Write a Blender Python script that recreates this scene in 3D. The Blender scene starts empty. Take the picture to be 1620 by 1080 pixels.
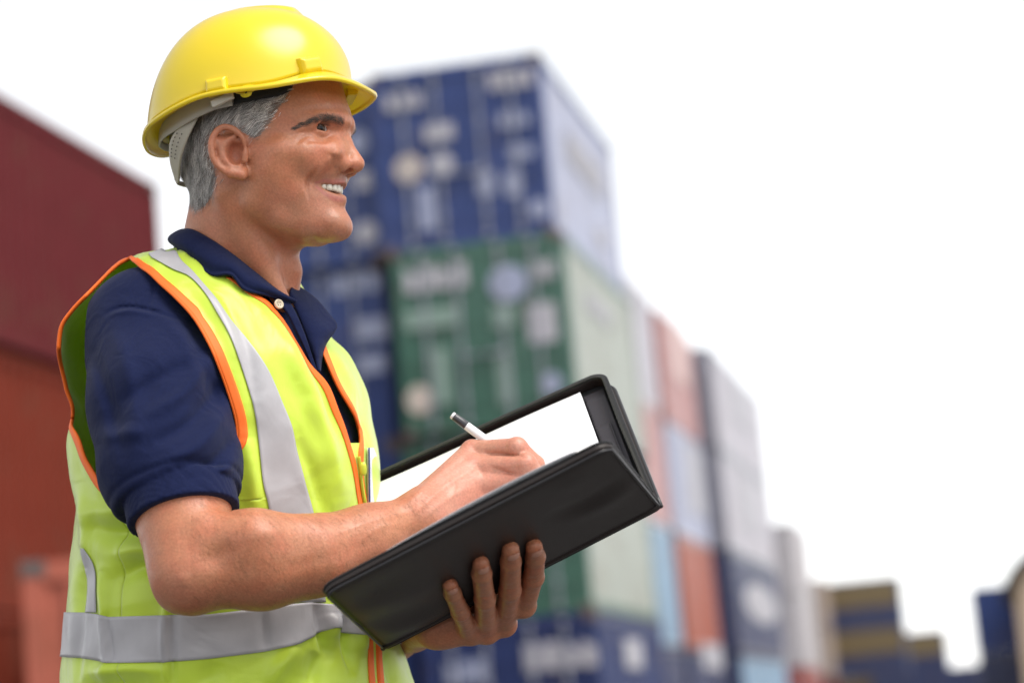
import bpy, math, random
import numpy as np
from mathutils import Matrix, Vector
random.seed(7)
rng = np.random.default_rng(11)
scene = bpy.context.scene
COL = scene.collection

# ------------------------------------------------------------------ camera
FPX = 3825.0                      # focal length in photo pixels (85 mm on a 36 mm sensor)
PITCH, ROLL, DIST = math.radians(9.2), math.radians(5.0), 2.55
F_ = np.array([0, math.cos(PITCH), math.sin(PITCH)])
_r0 = np.array([1.0, 0, 0]); _u0 = np.array([0, -math.sin(PITCH), math.cos(PITCH)])
R_ = math.cos(ROLL) * _r0 - math.sin(ROLL) * _u0
U_ = math.sin(ROLL) * _r0 + math.cos(ROLL) * _u0
CTR = np.array([0, 0, 1.46])
CAM = CTR - F_ * DIST
camd = bpy.data.cameras.new('camera'); cam = bpy.data.objects.new('camera', camd); COL.objects.link(cam)
mw = Matrix.Identity(4)
for i in range(3):
    mw[i][0], mw[i][1], mw[i][2], mw[i][3] = R_[i], U_[i], -F_[i], CAM[i]
cam.matrix_world = mw
camd.sensor_width = 36.0; camd.lens = 36.0 * FPX / 1620.0
camd.clip_start = 0.1; camd.clip_end = 4000
camd.dof.use_dof = True; camd.dof.focus_distance = DIST + 0.03; camd.dof.aperture_fstop = 3.5
scene.camera = cam

# ------------------------------------------------------------------ sky, sun, exposure
SUN_EL, SUN_AZ = math.radians(56), math.radians(128)      # azimuth clockwise from +Y
w = bpy.data.worlds.new('World'); scene.world = w; w.use_nodes = True
nt = w.node_tree; nt.nodes.clear()
sky = nt.nodes.new('ShaderNodeTexSky'); sky.sky_type = 'NISHITA'; sky.sun_disc = False
sky.sun_elevation = SUN_EL; sky.sun_rotation = SUN_AZ; sky.dust_density = 0.3; sky.air_density = 1.0
hsv = nt.nodes.new('ShaderNodeHueSaturation'); hsv.inputs['Saturation'].default_value = 0.10
bg = nt.nodes.new('ShaderNodeBackground'); bg.inputs['Strength'].default_value = 0.102
wo = nt.nodes.new('ShaderNodeOutputWorld')
nt.links.new(sky.outputs[0], hsv.inputs['Color']); nt.links.new(hsv.outputs[0], bg.inputs['Color']); nt.links.new(bg.outputs[0], wo.inputs['Surface'])
sl = bpy.data.lights.new('sun', 'SUN'); sl.energy = 1.5; sl.angle = math.radians(40); sl.color = (1.0, 0.95, 0.88)
so = bpy.data.objects.new('sun', sl); COL.objects.link(so)
sd = Vector((math.sin(SUN_AZ) * math.cos(SUN_EL), math.cos(SUN_AZ) * math.cos(SUN_EL), math.sin(SUN_EL)))
so.rotation_euler = sd.to_track_quat('Z', 'Y').to_euler(); so.location = (20, -20, 30)
vs = scene.view_settings; vs.view_transform = 'Standard'; vs.look = 'None'; vs.gamma = 1.0; vs.exposure = 1.27; vs.use_curve_mapping = False
scene.cycles.use_denoising = True
scene.cycles.max_bounces = 8

# ------------------------------------------------------------------ helpers
def m2w(p):
    p = np.atleast_2d(np.asarray(p, float))
    return CAM + p[:, :1] * R_ + (DIST + p[:, 1:2]) * F_ + p[:, 2:3] * U_
def P(u, v, y=0.0):
    """a point of the photograph at depth y metres behind the plane of focus, in metres along the camera's axes"""
    s = (DIST + y) / FPX
    return np.array([(u - 810) * s, y, (540 - v) * s])
def Pn(u, v, y):
    u, v, y = np.broadcast_arrays(np.asarray(u, float), np.asarray(v, float), np.asarray(y, float))
    s = (DIST + y) / FPX
    return np.stack([(u - 810) * s, y, (540 - v) * s], -1)
def px(p):
    p = np.asarray(p); s = FPX / (DIST + p[..., 1])
    return 810 + p[..., 0] * s, 540 - p[..., 2] * s
def at_height(u, v, z):
    d = F_ + (u - 810) / FPX * R_ + (540 - v) / FPX * U_
    return CAM + d * (z - CAM[2]) / d[2]

MATS = {}
def mat(name, color=(0.5, 0.5, 0.5), rough=0.6, metal=0.0, noise=0.0, nscale=20.0, bump=0.0, bscale=200.0, coat=0.0, spec=0.5,
        sss=0.0, sheen=0.0, attr=None, dirt=None, dscale=3.0, wave=None, bdist=0.001, detail=4.0, crease=0.0, cscale=16.0, cdist=.012):
    if name in MATS: return MATS[name]
    m = bpy.data.materials.new(name); m.use_nodes = True; t = m.node_tree; N = t.nodes; L = t.links
    b = N['Principled BSDF']
    b.inputs['Roughness'].default_value = rough; b.inputs['Metallic'].default_value = metal
    b.inputs['Coat Weight'].default_value = coat; b.inputs['Coat Roughness'].default_value = 0.26
    b.inputs['Specular IOR Level'].default_value = spec; b.inputs['Sheen Weight'].default_value = sheen
    b.inputs['Subsurface Weight'].default_value = sss
    tc = N.new('ShaderNodeTexCoord')
    col = None
    def rgb(c):
        n = N.new('ShaderNodeRGB'); n.outputs[0].default_value = (*c, 1); return n.outputs[0]
    col = rgb(color)
    if attr:
        a = N.new('ShaderNodeAttribute'); a.attribute_name = attr; col = a.outputs['Color']
    if noise > 0:
        nz = N.new('ShaderNodeTexNoise'); nz.inputs['Scale'].default_value = nscale; nz.inputs['Detail'].default_value = detail
        L.new(tc.outputs['Object'], nz.inputs['Vector'])
        mr = N.new('ShaderNodeMapRange'); mr.inputs['From Min'].default_value = 0.25; mr.inputs['From Max'].default_value = 0.75
        mr.inputs['To Min'].default_value = 1 - noise; mr.inputs['To Max'].default_value = 1 + noise
        L.new(nz.outputs['Fac'], mr.inputs['Value'])
        mx = N.new('ShaderNodeVectorMath'); mx.operation = 'SCALE'
        L.new(col, mx.inputs[0]); L.new(mr.outputs[0], mx.inputs['Scale']); col = mx.outputs[0]
    if dirt:
        nz = N.new('ShaderNodeTexNoise'); nz.inputs['Scale'].default_value = dscale; nz.inputs['Detail'].default_value = 8; nz.inputs['Roughness'].default_value = 0.7
        L.new(tc.outputs['Object'], nz.inputs['Vector'])
        rp = N.new('ShaderNodeValToRGB'); rp.color_ramp.elements[0].position = 0.52; rp.color_ramp.elements[1].position = 0.75
        L.new(nz.outputs['Fac'], rp.inputs[0])
        mx = N.new('ShaderNodeMix'); mx.data_type = 'RGBA'
        L.new(rp.outputs[0], mx.inputs['Factor']); L.new(col, mx.inputs['A']); mx.inputs['B'].default_value = (*dirt, 1); col = mx.outputs['Result']
    L.new(col, b.inputs['Base Color'])
    if bump > 0:
        if wave:
            nz = N.new('ShaderNodeTexWave'); nz.inputs['Scale'].default_value = wave; nz.inputs['Distortion'].default_value = 1.0
        else:
            nz = N.new('ShaderNodeTexNoise'); nz.inputs['Scale'].default_value = bscale; nz.inputs['Detail'].default_value = 3
        L.new(tc.outputs['Object'], nz.inputs['Vector'])
        bp = N.new('ShaderNodeBump'); bp.inputs['Strength'].default_value = bump; bp.inputs['Distance'].default_value = bdist
        L.new(nz.outputs['Fac'], bp.inputs['Height']); L.new(bp.outputs[0], b.inputs['Normal'])
    if crease > 0:            # soft cloth creases below the weave
        nz = N.new('ShaderNodeTexNoise'); nz.inputs['Scale'].default_value = cscale; nz.inputs['Detail'].default_value = 2.5; nz.inputs['Distortion'].default_value = 1.2; nz.inputs['Roughness'].default_value = .45
        L.new(tc.outputs['Object'], nz.inputs['Vector'])
        b2 = N.new('ShaderNodeBump'); b2.inputs['Strength'].default_value = crease; b2.inputs['Distance'].default_value = cdist; L.new(nz.outputs['Fac'], b2.inputs['Height'])
        if b.inputs['Normal'].links: L.new(b2.outputs[0], bp.inputs['Normal'])
        else: L.new(b2.outputs[0], b.inputs['Normal'])
    MATS[name] = m
    return m

def tag(o, label=None, cat=None, group=None, kind=None):
    if label: o['label'] = label
    if cat: o['category'] = cat
    if group: o['group'] = group
    if kind: o['kind'] = kind
    return o
def empty(name, loc, label=None, cat=None, group=None, kind=None):
    o = bpy.data.objects.new(name, None); COL.objects.link(o); o.location = loc; o.empty_display_size = 0.1
    tag(o, label, cat, group, kind); o['_org'] = [float(c) for c in loc]
    return o
def mk(name, verts, faces, material, parent=None, smooth=True, frame='m', colors=None, kind=None):
    """one mesh object; verts in the camera-aligned frame ('m') or in the world ('w')"""
    v = np.asarray(verts, float).reshape(-1, 3)
    if frame == 'm': v = m2w(v)
    org = np.zeros(3)
    if parent is not None and '_org' in parent: org = np.array(list(parent['_org']))
    v = v - org
    me = bpy.data.meshes.new(name)
    f = np.asarray(faces) if not isinstance(faces, list) else faces
    if isinstance(f, np.ndarray):
        n = f.shape[1]
        me.vertices.add(len(v)); me.vertices.foreach_set('co', v.astype(np.float32).ravel())
        me.loops.add(f.size); me.loops.foreach_set('vertex_index', f.astype(np.int32).ravel())
        me.polygons.add(len(f)); me.polygons.foreach_set('loop_start', np.arange(0, f.size, n, dtype=np.int32))
        me.update(calc_edges=True)
    else:
        me.from_pydata(v.tolist(), [], f)
    me.validate()
    if smooth: me.polygons.foreach_set('use_smooth', np.ones(len(me.polygons), bool))
    if colors is not None:
        c = np.ones((len(v), 4), np.float32); c[:, :3] = colors
        a = me.color_attributes.new('tint', 'FLOAT_COLOR', 'POINT'); a.data.foreach_set('color', c.ravel())
    me.materials.append(material)
    o = bpy.data.objects.new(name, me); COL.objects.link(o)
    if parent is not None:
        o.parent = parent; o['_org'] = [float(c) for c in org]
    if kind: o['kind'] = kind
    return o
def grid_faces(nr, nc, closed=False):
    r = np.arange(nr - 1)[:, None]; c = np.arange(nc if closed else nc - 1)[None, :]
    a = r * nc + c; b = r * nc + (c + 1) % nc
    return np.stack([a, b, b + nc, a + nc], -1).reshape(-1, 4)
def sheet(name, grid, material, parent=None, thick=0.0, closed=False, colors=None, offset=0.0, sub=0):
    g = np.asarray(grid); nr, nc = g.shape[:2]
    o = mk(name, g.reshape(-1, 3), grid_faces(nr, nc, closed), material, parent, colors=colors)
    if sub:
        s = o.modifiers.new('sub', 'SUBSURF'); s.levels = s.render_levels = sub
    if thick:
        s = o.modifiers.new('solid', 'SOLIDIFY'); s.thickness = thick; s.offset = offset
    return o
def resample(pts, n):
    p = np.asarray(pts, float); d = np.r_[0, np.cumsum(np.linalg.norm(np.diff(p, axis=0), axis=1))]
    return np.stack([np.interp(np.linspace(0, d[-1], n), d, p[:, i]) for i in range(p.shape[1])], -1)
def spline(pts, n):
    """Catmull-Rom through pts (centripetal-free), resampled to n points"""
    p = np.asarray(pts, float); q = np.vstack([2 * p[0] - p[1], p, 2 * p[-1] - p[-2]]); out = []
    for i in range(1, len(q) - 2):
        t = np.linspace(0, 1, 12, endpoint=False)[:, None]
        a, b, c, d = q[i - 1], q[i], q[i + 1], q[i + 2]
        out.append(0.5 * (2 * b + (c - a) * t + (2 * a - 5 * b + 4 * c - d) * t ** 2 + (3 * b - a - 3 * c + d) * t ** 3))
    out.append(p[-1:]); return resample(np.vstack(out), n)
def tube(name, path, rad, material, parent=None, seg=8, flat=None, cap=True, frame='m', colors=None):
    """tube along path; rad scalar or per point; flat = (normal direction, factor) squashes it"""
    p = np.asarray(path, float); n = len(p); rad = np.broadcast_to(rad, n)
    t = np.gradient(p, axis=0); t /= np.linalg.norm(t, axis=1)[:, None] + 1e-12
    up = np.array([0.0, -1, 0.03]) if flat is None else np.asarray(flat[0], float)
    s = np.cross(t, up); s /= np.linalg.norm(s, axis=1)[:, None] + 1e-12
    k = np.cross(s, t); ff = 1.0 if flat is None else flat[1]
    a = np.linspace(0, 2 * np.pi, seg, endpoint=False)
    v = p[:, None] + rad[:, None, None] * (np.cos(a)[None, :, None] * s[:, None] + ff * np.sin(a)[None, :, None] * k[:, None])
    f = grid_faces(n, seg, True).tolist()
    if cap: f += [list(range(seg))[::-1], [(n - 1) * seg + i for i in range(seg)]]
    return mk(name, v.reshape(-1, 3), f, material, parent, frame=frame)
def box_vf(c, s, ax=None):
    c = np.asarray(c, float); h = np.asarray(s, float) / 2
    v = np.array([[x, y, z] for x in (-1, 1) for y in (-1, 1) for z in (-1, 1)], float) * h
    if ax is not None: v = v @ np.asarray(ax)
    return v + c, [[0, 1, 3, 2], [4, 6, 7, 5], [0, 4, 5, 1], [2, 3, 7, 6], [0, 2, 6, 4], [1, 5, 7, 3]]
def join_vf(parts):
    V, Fc, n = [], [], 0
    for v, f in parts:
        V.append(np.asarray(v)); Fc += [[i + n for i in q] for q in (f.tolist() if isinstance(f, np.ndarray) else f)]; n += len(v)
    return np.vstack(V), Fc
# ------------------------------------------------------------------ the yard
def disc_ground():
    n = 48; a = np.linspace(0, 2 * np.pi, n, endpoint=False); rad = [0.01, 8, 30, 90, 250, 700, 2500]
    v = np.array([[r * np.cos(x), 40 + r * np.sin(x), 0] for r in rad for x in a]); return v, grid_faces(len(rad), n, True)
v, f = disc_ground()
ground = mk('ground', v, f, mat('yard_asphalt', (.075, .073, .072), rough=.85, noise=.15, nscale=.6, dirt=(.11, .105, .10), dscale=.25, bump=.3, bscale=12, bdist=.01), None, frame='w'); tag(ground, 'dark asphalt ground of the container yard', None, None, 'structure')
AZ = math.radians(11.0)
CL, CW, CH = 6.06, 2.44, 2.59
def lmesh(name, v, f, smooth=False):
    me = bpy.data.meshes.new(name); me.from_pydata(np.asarray(v).tolist(), [], f.tolist() if isinstance(f, np.ndarray) else f); me.validate()
    if smooth: me.polygons.foreach_set('use_smooth', np.ones(len(me.polygons), bool))
    me.materials.append(None); return me
def corrugated(a0, a1, z0, z1, period, depth, n):
    """trapezoid sheet running along one axis; returns (along, out, z) rows"""
    k = max(1, round((a1 - a0) / period)); p = (a1 - a0) / k; xs = [a0]; os = [0.0]
    for i in range(k):
        b = a0 + i * p
        for fr, o in ((.25, 0), (.38, -depth), (.75, -depth), (.88, 0)): xs.append(b + p * fr); os.append(o)
    xs.append(a1); os.append(0.0); xs, os = np.array(xs), np.array(os)
    return xs, os
def container_meshes(L):
    M = {}
    pst = .13
    fr = []
    for x in (-CW + pst / 2, -pst / 2):
        for y in (pst / 2, L - pst / 2): fr.append(box_vf((x, y, CH / 2), (pst, pst, CH - .22)))
    for x in (-CW + .04, -.04):
        for z in (.10, CH - .07): fr.append(box_vf((x, L / 2, z), (.07, L - 2 * pst - .002, .13)))
    for y in (.05, L - .05):
        for z in (.10, CH - .08): fr.append(box_vf((-CW / 2, y, z), (CW - 2 * pst - .002, .09, .15)))
    M['frame'] = lmesh('container_frame', *join_vf(fr))
    xs, os = corrugated(pst, L - pst, 0, 0, .278, .036, 0); n = len(xs)
    v = [(-.012 + o, x, z) for z in (.165, CH - .135) for x, o in zip(xs, os)]
    M['side_r'] = lmesh('side_panel', v, grid_faces(2, n)); M['side_l'] = lmesh('side_panel_b', [(-CW - x[0], x[1], x[2]) for x in v], grid_faces(2, n)[:, ::-1])
    xs, os = corrugated(-CW + pst, -pst, 0, 0, .24, .04, 0); n = len(xs)
    M['end'] = lmesh('end_panel', [(x, L - .014 + o, z) for z in (.175, CH - .155) for x, o in zip(xs, os)], grid_faces(2, n))
    xs, os = corrugated(.1, L - .1, 0, 0, .40, .02, 0); n = len(xs)
    M['roof'] = lmesh('roof_panel', [(x, y, CH - .02 + o) for x in (-CW + .075, -.075) for y, o in zip(xs, os)], grid_faces(2, n))
    M['floor'] = lmesh('floor_panel', *box_vf((-CW / 2, L / 2, .11), (CW - .16, L - .2, .05)))
    # one door leaf, local x 0..dw to the left of its right edge
    dw, dh = (CW - 2 * pst - .02) / 2, CH - .34
    parts = [box_vf((-dw / 2, .045, .17 + dh / 2), (dw - .14, .02, dh - .14))]
    for x in (-.035, -dw + .035): parts.append(box_vf((x, .035, .17 + dh / 2), (.07, .05, dh)))
    for z in (.17 + .035, .17 + dh - .035): parts.append(box_vf((-dw / 2, .035, z), (dw - .142, .048, .07)))
    for i in range(4): parts.append(box_vf((-dw / 2, .030, .17 + dh * (i + .5) / 4), (dw - .16, .03, dh / 4 * .52)))
    M['door'] = lmesh('door_leaf', *join_vf(parts)); M['dw'] = dw
    th = np.linspace(0, 2 * np.pi, 8, endpoint=False); tv = np.array([(.019 * np.cos(a), .019 * np.sin(a), z) for z in (.08, CH - .06) for a in th]); bar = [(tv, grid_faces(2, 8, True))]
    for z in (.11, CH - .10): bar.append(box_vf((0, .0, z), (.09, .06, .06)))
    for z in (.45, 1.1, 1.75, 2.25): bar.append(box_vf((0, .012, z), (.075, .04, .05)))
    M['bar'] = lmesh('locking_bar', *join_vf(bar)); M['handle'] = lmesh('door_handle', *join_vf([box_vf((.20, -.02, 1.02), (.42, .02, .035)), box_vf((.38, .005, 1.02), (.05, .04, .07))]))
    c = np.array([-.089, -.081, -.059]); M['casting'] = lmesh('corner_casting', *box_vf((0, 0, 0), (.178, .162, .118)))
    M['hinge'] = lmesh('hinge', *box_vf((0, 0, 0), (.10, .035, .09)))
    return M
CM = {L: container_meshes(L) for L in (6.06, 12.19)}
def paint(name, c, rough=.38, coat=.25, spec=.5, **k):
    return mat('paint_' + name, c, rough=rough, noise=.10, nscale=1.7, dirt=(c[0] * .5 + .05, c[1] * .45 + .03, c[2] * .4 + .02), dscale=1.3, bump=.10, bscale=14, coat=coat, spec=spec, **k)
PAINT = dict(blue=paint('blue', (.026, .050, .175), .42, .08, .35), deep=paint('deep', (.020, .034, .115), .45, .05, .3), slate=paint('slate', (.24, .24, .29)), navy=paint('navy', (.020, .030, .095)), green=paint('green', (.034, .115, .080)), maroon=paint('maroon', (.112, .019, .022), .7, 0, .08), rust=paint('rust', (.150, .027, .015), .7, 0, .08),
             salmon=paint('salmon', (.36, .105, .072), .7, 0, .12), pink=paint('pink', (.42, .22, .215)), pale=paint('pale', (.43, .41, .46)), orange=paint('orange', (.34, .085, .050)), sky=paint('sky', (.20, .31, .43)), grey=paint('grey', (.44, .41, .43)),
             tan=paint('tan', (.33, .26, .22)), paleblue_glare=paint('paleblue_glare', (.36, .38, .50)), palegreen_glare=paint('palegreen_glare', (.33, .355, .315)), red=paint('red', (.30, .07, .06)), yellow=mat('paint_yellow', (.145, .105, .05), rough=.6, noise=.1, nscale=2))  # pale blue, pale green, pale and pink carry sky glare in their colour
STEEL = mat('bar_steel', (.30, .31, .36), rough=.45, metal=.3, noise=.15, nscale=5); WHITE = mat('label_white', (.42, .41, .45), rough=.5, noise=.08, nscale=6); CREAM = mat('label_cream', (.50, .43, .38), rough=.5, noise=.05, nscale=6)
PALEB = mat('label_pale_blue', (.30, .33, .46), rough=.5, noise=.05, nscale=6); CASTM = mat('casting_steel', (.10, .075, .07), rough=.7, noise=.3, nscale=9)
ALL_C = []
def part_of(root, me, m, loc=(0, 0, 0), name=None):
    o = bpy.data.objects.new(name or me.name, me); COL.objects.link(o); o.parent = root; o.location = loc
    o.material_slots[0].link = 'OBJECT'; o.material_slots[0].material = m; return o
def container(corner, az, level, body, label, L=6.06, side=None, group='stacked shipping containers', near=True, decals=(), dl=0.0):
    """corner: ground point of the near right corner; the doors face the near end"""
    M = CM[L]; r = bpy.data.objects.new('shipping_container', None); COL.objects.link(r); r.location = (corner[0], corner[1], level * CH + .002 * level); r.rotation_euler = (0, 0, -az); r.empty_display_size = .3
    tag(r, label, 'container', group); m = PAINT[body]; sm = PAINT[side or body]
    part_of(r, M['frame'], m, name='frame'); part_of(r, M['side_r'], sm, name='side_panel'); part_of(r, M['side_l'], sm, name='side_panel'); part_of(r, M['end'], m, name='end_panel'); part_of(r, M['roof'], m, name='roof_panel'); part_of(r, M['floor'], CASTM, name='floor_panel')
    for k in (0, 1):
        d = part_of(r, M['door'], m, (-.14 - k * (M['dw'] + .01), 0, 0), name='door')
        for q in (.28, .72):
            b = part_of(d, M['bar'], STEEL, (-M['dw'] * q, -.035, 0), name='locking_bar')
            if near and q == (.72 if k == 0 else .28): part_of(d, M['handle'], STEEL, (-M['dw'] * q - (.4 if k == 0 else 0), -.06, 0), name='handle')
        if near:
            for z in (.45, 1.0, 1.6, 2.15): part_of(d, M['hinge'], m, (-.02 if k == 0 else -M['dw'] + .02, -.005, z), name='hinge')
    if near:
        for x in (-CW + .085, -.085):
            for y in (.077, L - .077):
                for z in (.057, CH - .057): part_of(r, M['casting'], CASTM, (x + (.004 if x > -1 else -.004), y + (-.004 if y < 1 else .004), z), name='corner_casting')
    r['_L'] = L; ALL_C.append(r)
    bpy.context.view_layer.update()
    for d in decals: decal(r, *d)
    return r
def decal(r, face, shape, u, v, wpx, hpx, m, az=None):
    """flat paint mark or label on the door end ('door') or the right side ('side'), found under photo point (u, v); wpx, hpx set its real size there"""
    loc = Vector(r.location); rot = Matrix.Rotation(r.rotation_euler[2], 3, 'Z'); n = rot @ (Vector((0, -1, 0)) if face == 'door' else Vector((1, 0, 0))); a = rot @ (Vector((1, 0, 0)) if face == 'door' else Vector((0, 1, 0)))
    off = .024 if face == 'door' else .006
    o = Vector(CAM); d = Vector(F_ + (u - 810) / FPX * R_ + (540 - v) / FPX * U_); t = ((loc + n * off - o).dot(n)) / d.dot(n); c = o + d * t
    lc = rot.transposed() @ (c - loc); dist = t; fs = abs(Vector(R_).dot(a)) if face == 'door' else max(.08, abs(Vector(R_).dot(a) - (u - 810) / FPX * Vector(F_).dot(a)))
    w_, h_ = wpx * dist / FPX / fs, hpx * dist / FPX
    if shape == 'disc':
        th = np.linspace(0, 2 * np.pi, 24, endpoint=False); q = [[(w_ / 2 * math.cos(x), h_ / 2 * math.sin(x)) for x in th]]
    elif shape == 'text':
        q = []; k = max(3, int(w_ / h_ * 1.6)); rr = random.Random(int(u * 7 + v))
        for i in range(k):
            x0 = -w_ / 2 + w_ * i / k; gw = w_ / k * .78
            q.append([(x0, -h_ / 2), (x0 + gw, -h_ / 2), (x0 + gw, h_ / 2 * (1 if rr.random() > .3 else .4)), (x0, h_ / 2)])
    else: q = [[(-w_ / 2, -h_ / 2), (w_ / 2, -h_ / 2), (w_ / 2, h_ / 2), (-w_ / 2, h_ / 2)]]
    V, Fc = [], []
    for poly in q:
        b = len(V)
        for (x, z) in poly: V.append((lc[0] + x, lc[1], lc[2] + z) if face == 'door' else (lc[0], lc[1] + x, lc[2] + z))
        Fc.append(list(range(b, b + len(poly))))
    me = lmesh('label_mark', V, Fc); return part_of(r, me, m, name='painted_mark' if shape != 'disc' else 'round_label')
DV = np.array([math.sin(AZ), math.cos(AZ), 0]); LV = np.array([-math.cos(AZ), math.sin(AZ), 0])
# --- stack A: the near corner of the row, sky glare painted into its pale sides
A0 = at_height(852, 83, 4 * CH)
container(A0, AZ, 3, 'blue', 'topmost blue container with two round labels on its door, highest in the yard', side='paleblue_glare', decals=[
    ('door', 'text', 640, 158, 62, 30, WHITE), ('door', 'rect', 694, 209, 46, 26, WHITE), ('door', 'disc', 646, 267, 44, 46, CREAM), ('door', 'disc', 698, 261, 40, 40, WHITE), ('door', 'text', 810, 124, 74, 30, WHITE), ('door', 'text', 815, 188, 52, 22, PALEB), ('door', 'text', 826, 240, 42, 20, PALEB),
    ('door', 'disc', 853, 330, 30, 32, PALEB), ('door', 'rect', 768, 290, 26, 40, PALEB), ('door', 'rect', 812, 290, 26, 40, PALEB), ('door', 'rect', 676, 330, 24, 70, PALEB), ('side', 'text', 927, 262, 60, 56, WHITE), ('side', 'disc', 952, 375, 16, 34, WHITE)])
container(A0 + np.array([.10, -.12, 0]), AZ, 2, 'green', 'green container with white round label directly under the topmost blue one', side='palegreen_glare', decals=[
    ('door', 'text', 692, 438, 104, 40, WHITE), ('door', 'rect', 685, 503, 90, 30, mat('label_pale_green', (.20, .29, .25), rough=.5)), ('door', 'disc', 664, 632, 42, 46, CREAM), ('door', 'disc', 804, 447, 62, 58, PALEB), ('door', 'text', 860, 425, 40, 30, WHITE), ('door', 'rect', 858, 510, 44, 62, WHITE),
    ('door', 'rect', 797, 500, 34, 36, MATS['label_pale_green']), ('door', 'disc', 872, 606, 34, 34, PALEB), ('door', 'rect', 700, 595, 24, 90, MATS['label_pale_green']), ('door', 'rect', 800, 600, 24, 80, MATS['label_pale_green']), ('side', 'text', 948, 490, 40, 30, WHITE)])
container(A0 + np.array([.05, .05, 0]), AZ, 1, 'green', 'lower green container behind the folder and hand', side='palegreen_glare', decals=[('door', 'rect', 880, 790, 40, 60, WHITE)])
container(A0 + np.array([.08, -.05, 0]), AZ, 0, 'deep', 'dark blue container with white lettering at the foot of the green pair', decals=[('door', 'text', 890, 1035, 120, 44, WHITE), ('door', 'text', 740, 1062, 70, 36, PALEB), ('side', 'rect', 1003, 1033, 26, 46, WHITE)])
# --- stack to its left, partly behind the man
B0 = A0 + LV * 2.58 + DV * .35
for lv, (nm, dec) in enumerate([('blue container at the bottom of the stack behind the folder hand', []), ('blue container behind the open vest front, third from the top', [('door', 'text', 545, 860, 60, 40, PALEB)]),
                               ('blue container with white lettering beside the face and collar of the man', [('door', 'text', 565, 445, 80, 36, PALEB), ('door', 'rect', 590, 520, 46, 36, PALEB), ('door', 'rect', 590, 575, 40, 30, PALEB)]),
                               ('blue container just behind the hard hat and face of the man', [('door', 'disc', 580, 368, 36, 38, WHITE), ('door', 'disc', 566, 225, 30, 40, PALEB), ('door', 'rect', 574, 285, 24, 30, WHITE)])]):
    container(B0 + np.array([.05 * (lv % 2), .08 * (lv % 3), 0]), AZ, lv, 'blue', nm, decals=dec)
# --- maroon and rust stack on the left, long sides towards the lane
E0 = at_height(247, 293, 3 * CH); W0 = E0 - DV * 12.19
container(W0, AZ, 2, 'maroon', 'long maroon container on top of the stack left of the man', L=12.19, group='containers left of the man')
container(W0 + np.array([-.05, .1, 0]), AZ, 1, 'rust', 'long rust red container under the maroon one', L=12.19, group='containers left of the man')
container(W0 + DV * 6.13 + np.array([.02, 0, 0]), AZ, 0, 'rust', 'rust red container at the far end of the stack foot, hidden behind the vest', group='containers left of the man')
AZS = math.radians(-8); S0 = at_height(33, 888, CH) + np.array([math.sin(AZS), math.cos(AZS), 0]) * CL
container(S0, AZS + math.pi, 0, 'salmon', 'faded salmon ribbed container low beside the back of the man', group='containers left of the man')
container(W0 + np.array([-.02, 0, 0]), AZ, 0, 'rust', 'rust red container low at the left picture edge', group='containers left of the man')
# --- the row going away behind stack A, glare painted into its pale and pink sides
G = 'containers in the row going away'
C0 = at_height(1028, 474, 4 * CH) - DV * 6.06
for lv, (b, nm) in enumerate([('navy', 'narrow strip of navy container at the foot of the gap beside the green stack'), ('sky', 'light blue container squeezed between green and orange ones'), ('pink', 'reddish container squeezed between green and lavender ones'), ('pale', 'grey lavender container just right of the green stack top')]): container(C0, AZ, lv, b, nm, group=G, near=False)
D0 = at_height(1034, 483, 4 * CH) + DV * .3
for lv, (b, s, nm, dec) in enumerate([('navy', None, 'navy container with white mark under the orange one', [('side', 'rect', 1128, 1038, 30, 40, WHITE)]), ('orange', None, 'orange red container under the lavender one', []), ('paleblue_glare', None, 'lavender white container between pink and orange ones', [('side', 'rect', 1100, 760, 24, 110, WHITE)]), ('red', 'pink', 'pink red container on top of the orange one', [('side', 'rect', 1075, 560, 26, 90, mat('label_pink', (.60, .42, .40), rough=.5))])]):
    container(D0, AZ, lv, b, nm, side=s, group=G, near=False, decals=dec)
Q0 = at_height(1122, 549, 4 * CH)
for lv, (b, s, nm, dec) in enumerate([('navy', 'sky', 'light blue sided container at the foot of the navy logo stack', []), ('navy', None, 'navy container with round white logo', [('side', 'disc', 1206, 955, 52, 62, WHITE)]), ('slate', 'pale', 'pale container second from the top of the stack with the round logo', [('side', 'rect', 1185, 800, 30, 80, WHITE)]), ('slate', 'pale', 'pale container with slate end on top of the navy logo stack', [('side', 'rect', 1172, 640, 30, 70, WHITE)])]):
    container(Q0, AZ, lv, b, nm, L=12.19, side=s, group=G, near=False, decals=dec)
R0 = at_height(1252, 826, 3 * CH)
for lv, (b, nm) in enumerate([('red', 'red container low in the far row'), ('grey', 'grey container in the middle of the far row'), ('grey', 'grey container on top of the far row')]): container(R0, AZ, lv, b, nm, group=G, near=False)
T0 = at_height(1298, 915, 3 * CH)
for lv, (b, nm) in enumerate([('maroon', 'dark red container at the foot of the tan stack'), ('tan', 'tan container in the middle of the tan stack'), ('tan', 'tan container on top beside the yellow striped stack')]): container(T0, AZ, lv, b, nm, group=G, near=False)
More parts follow.
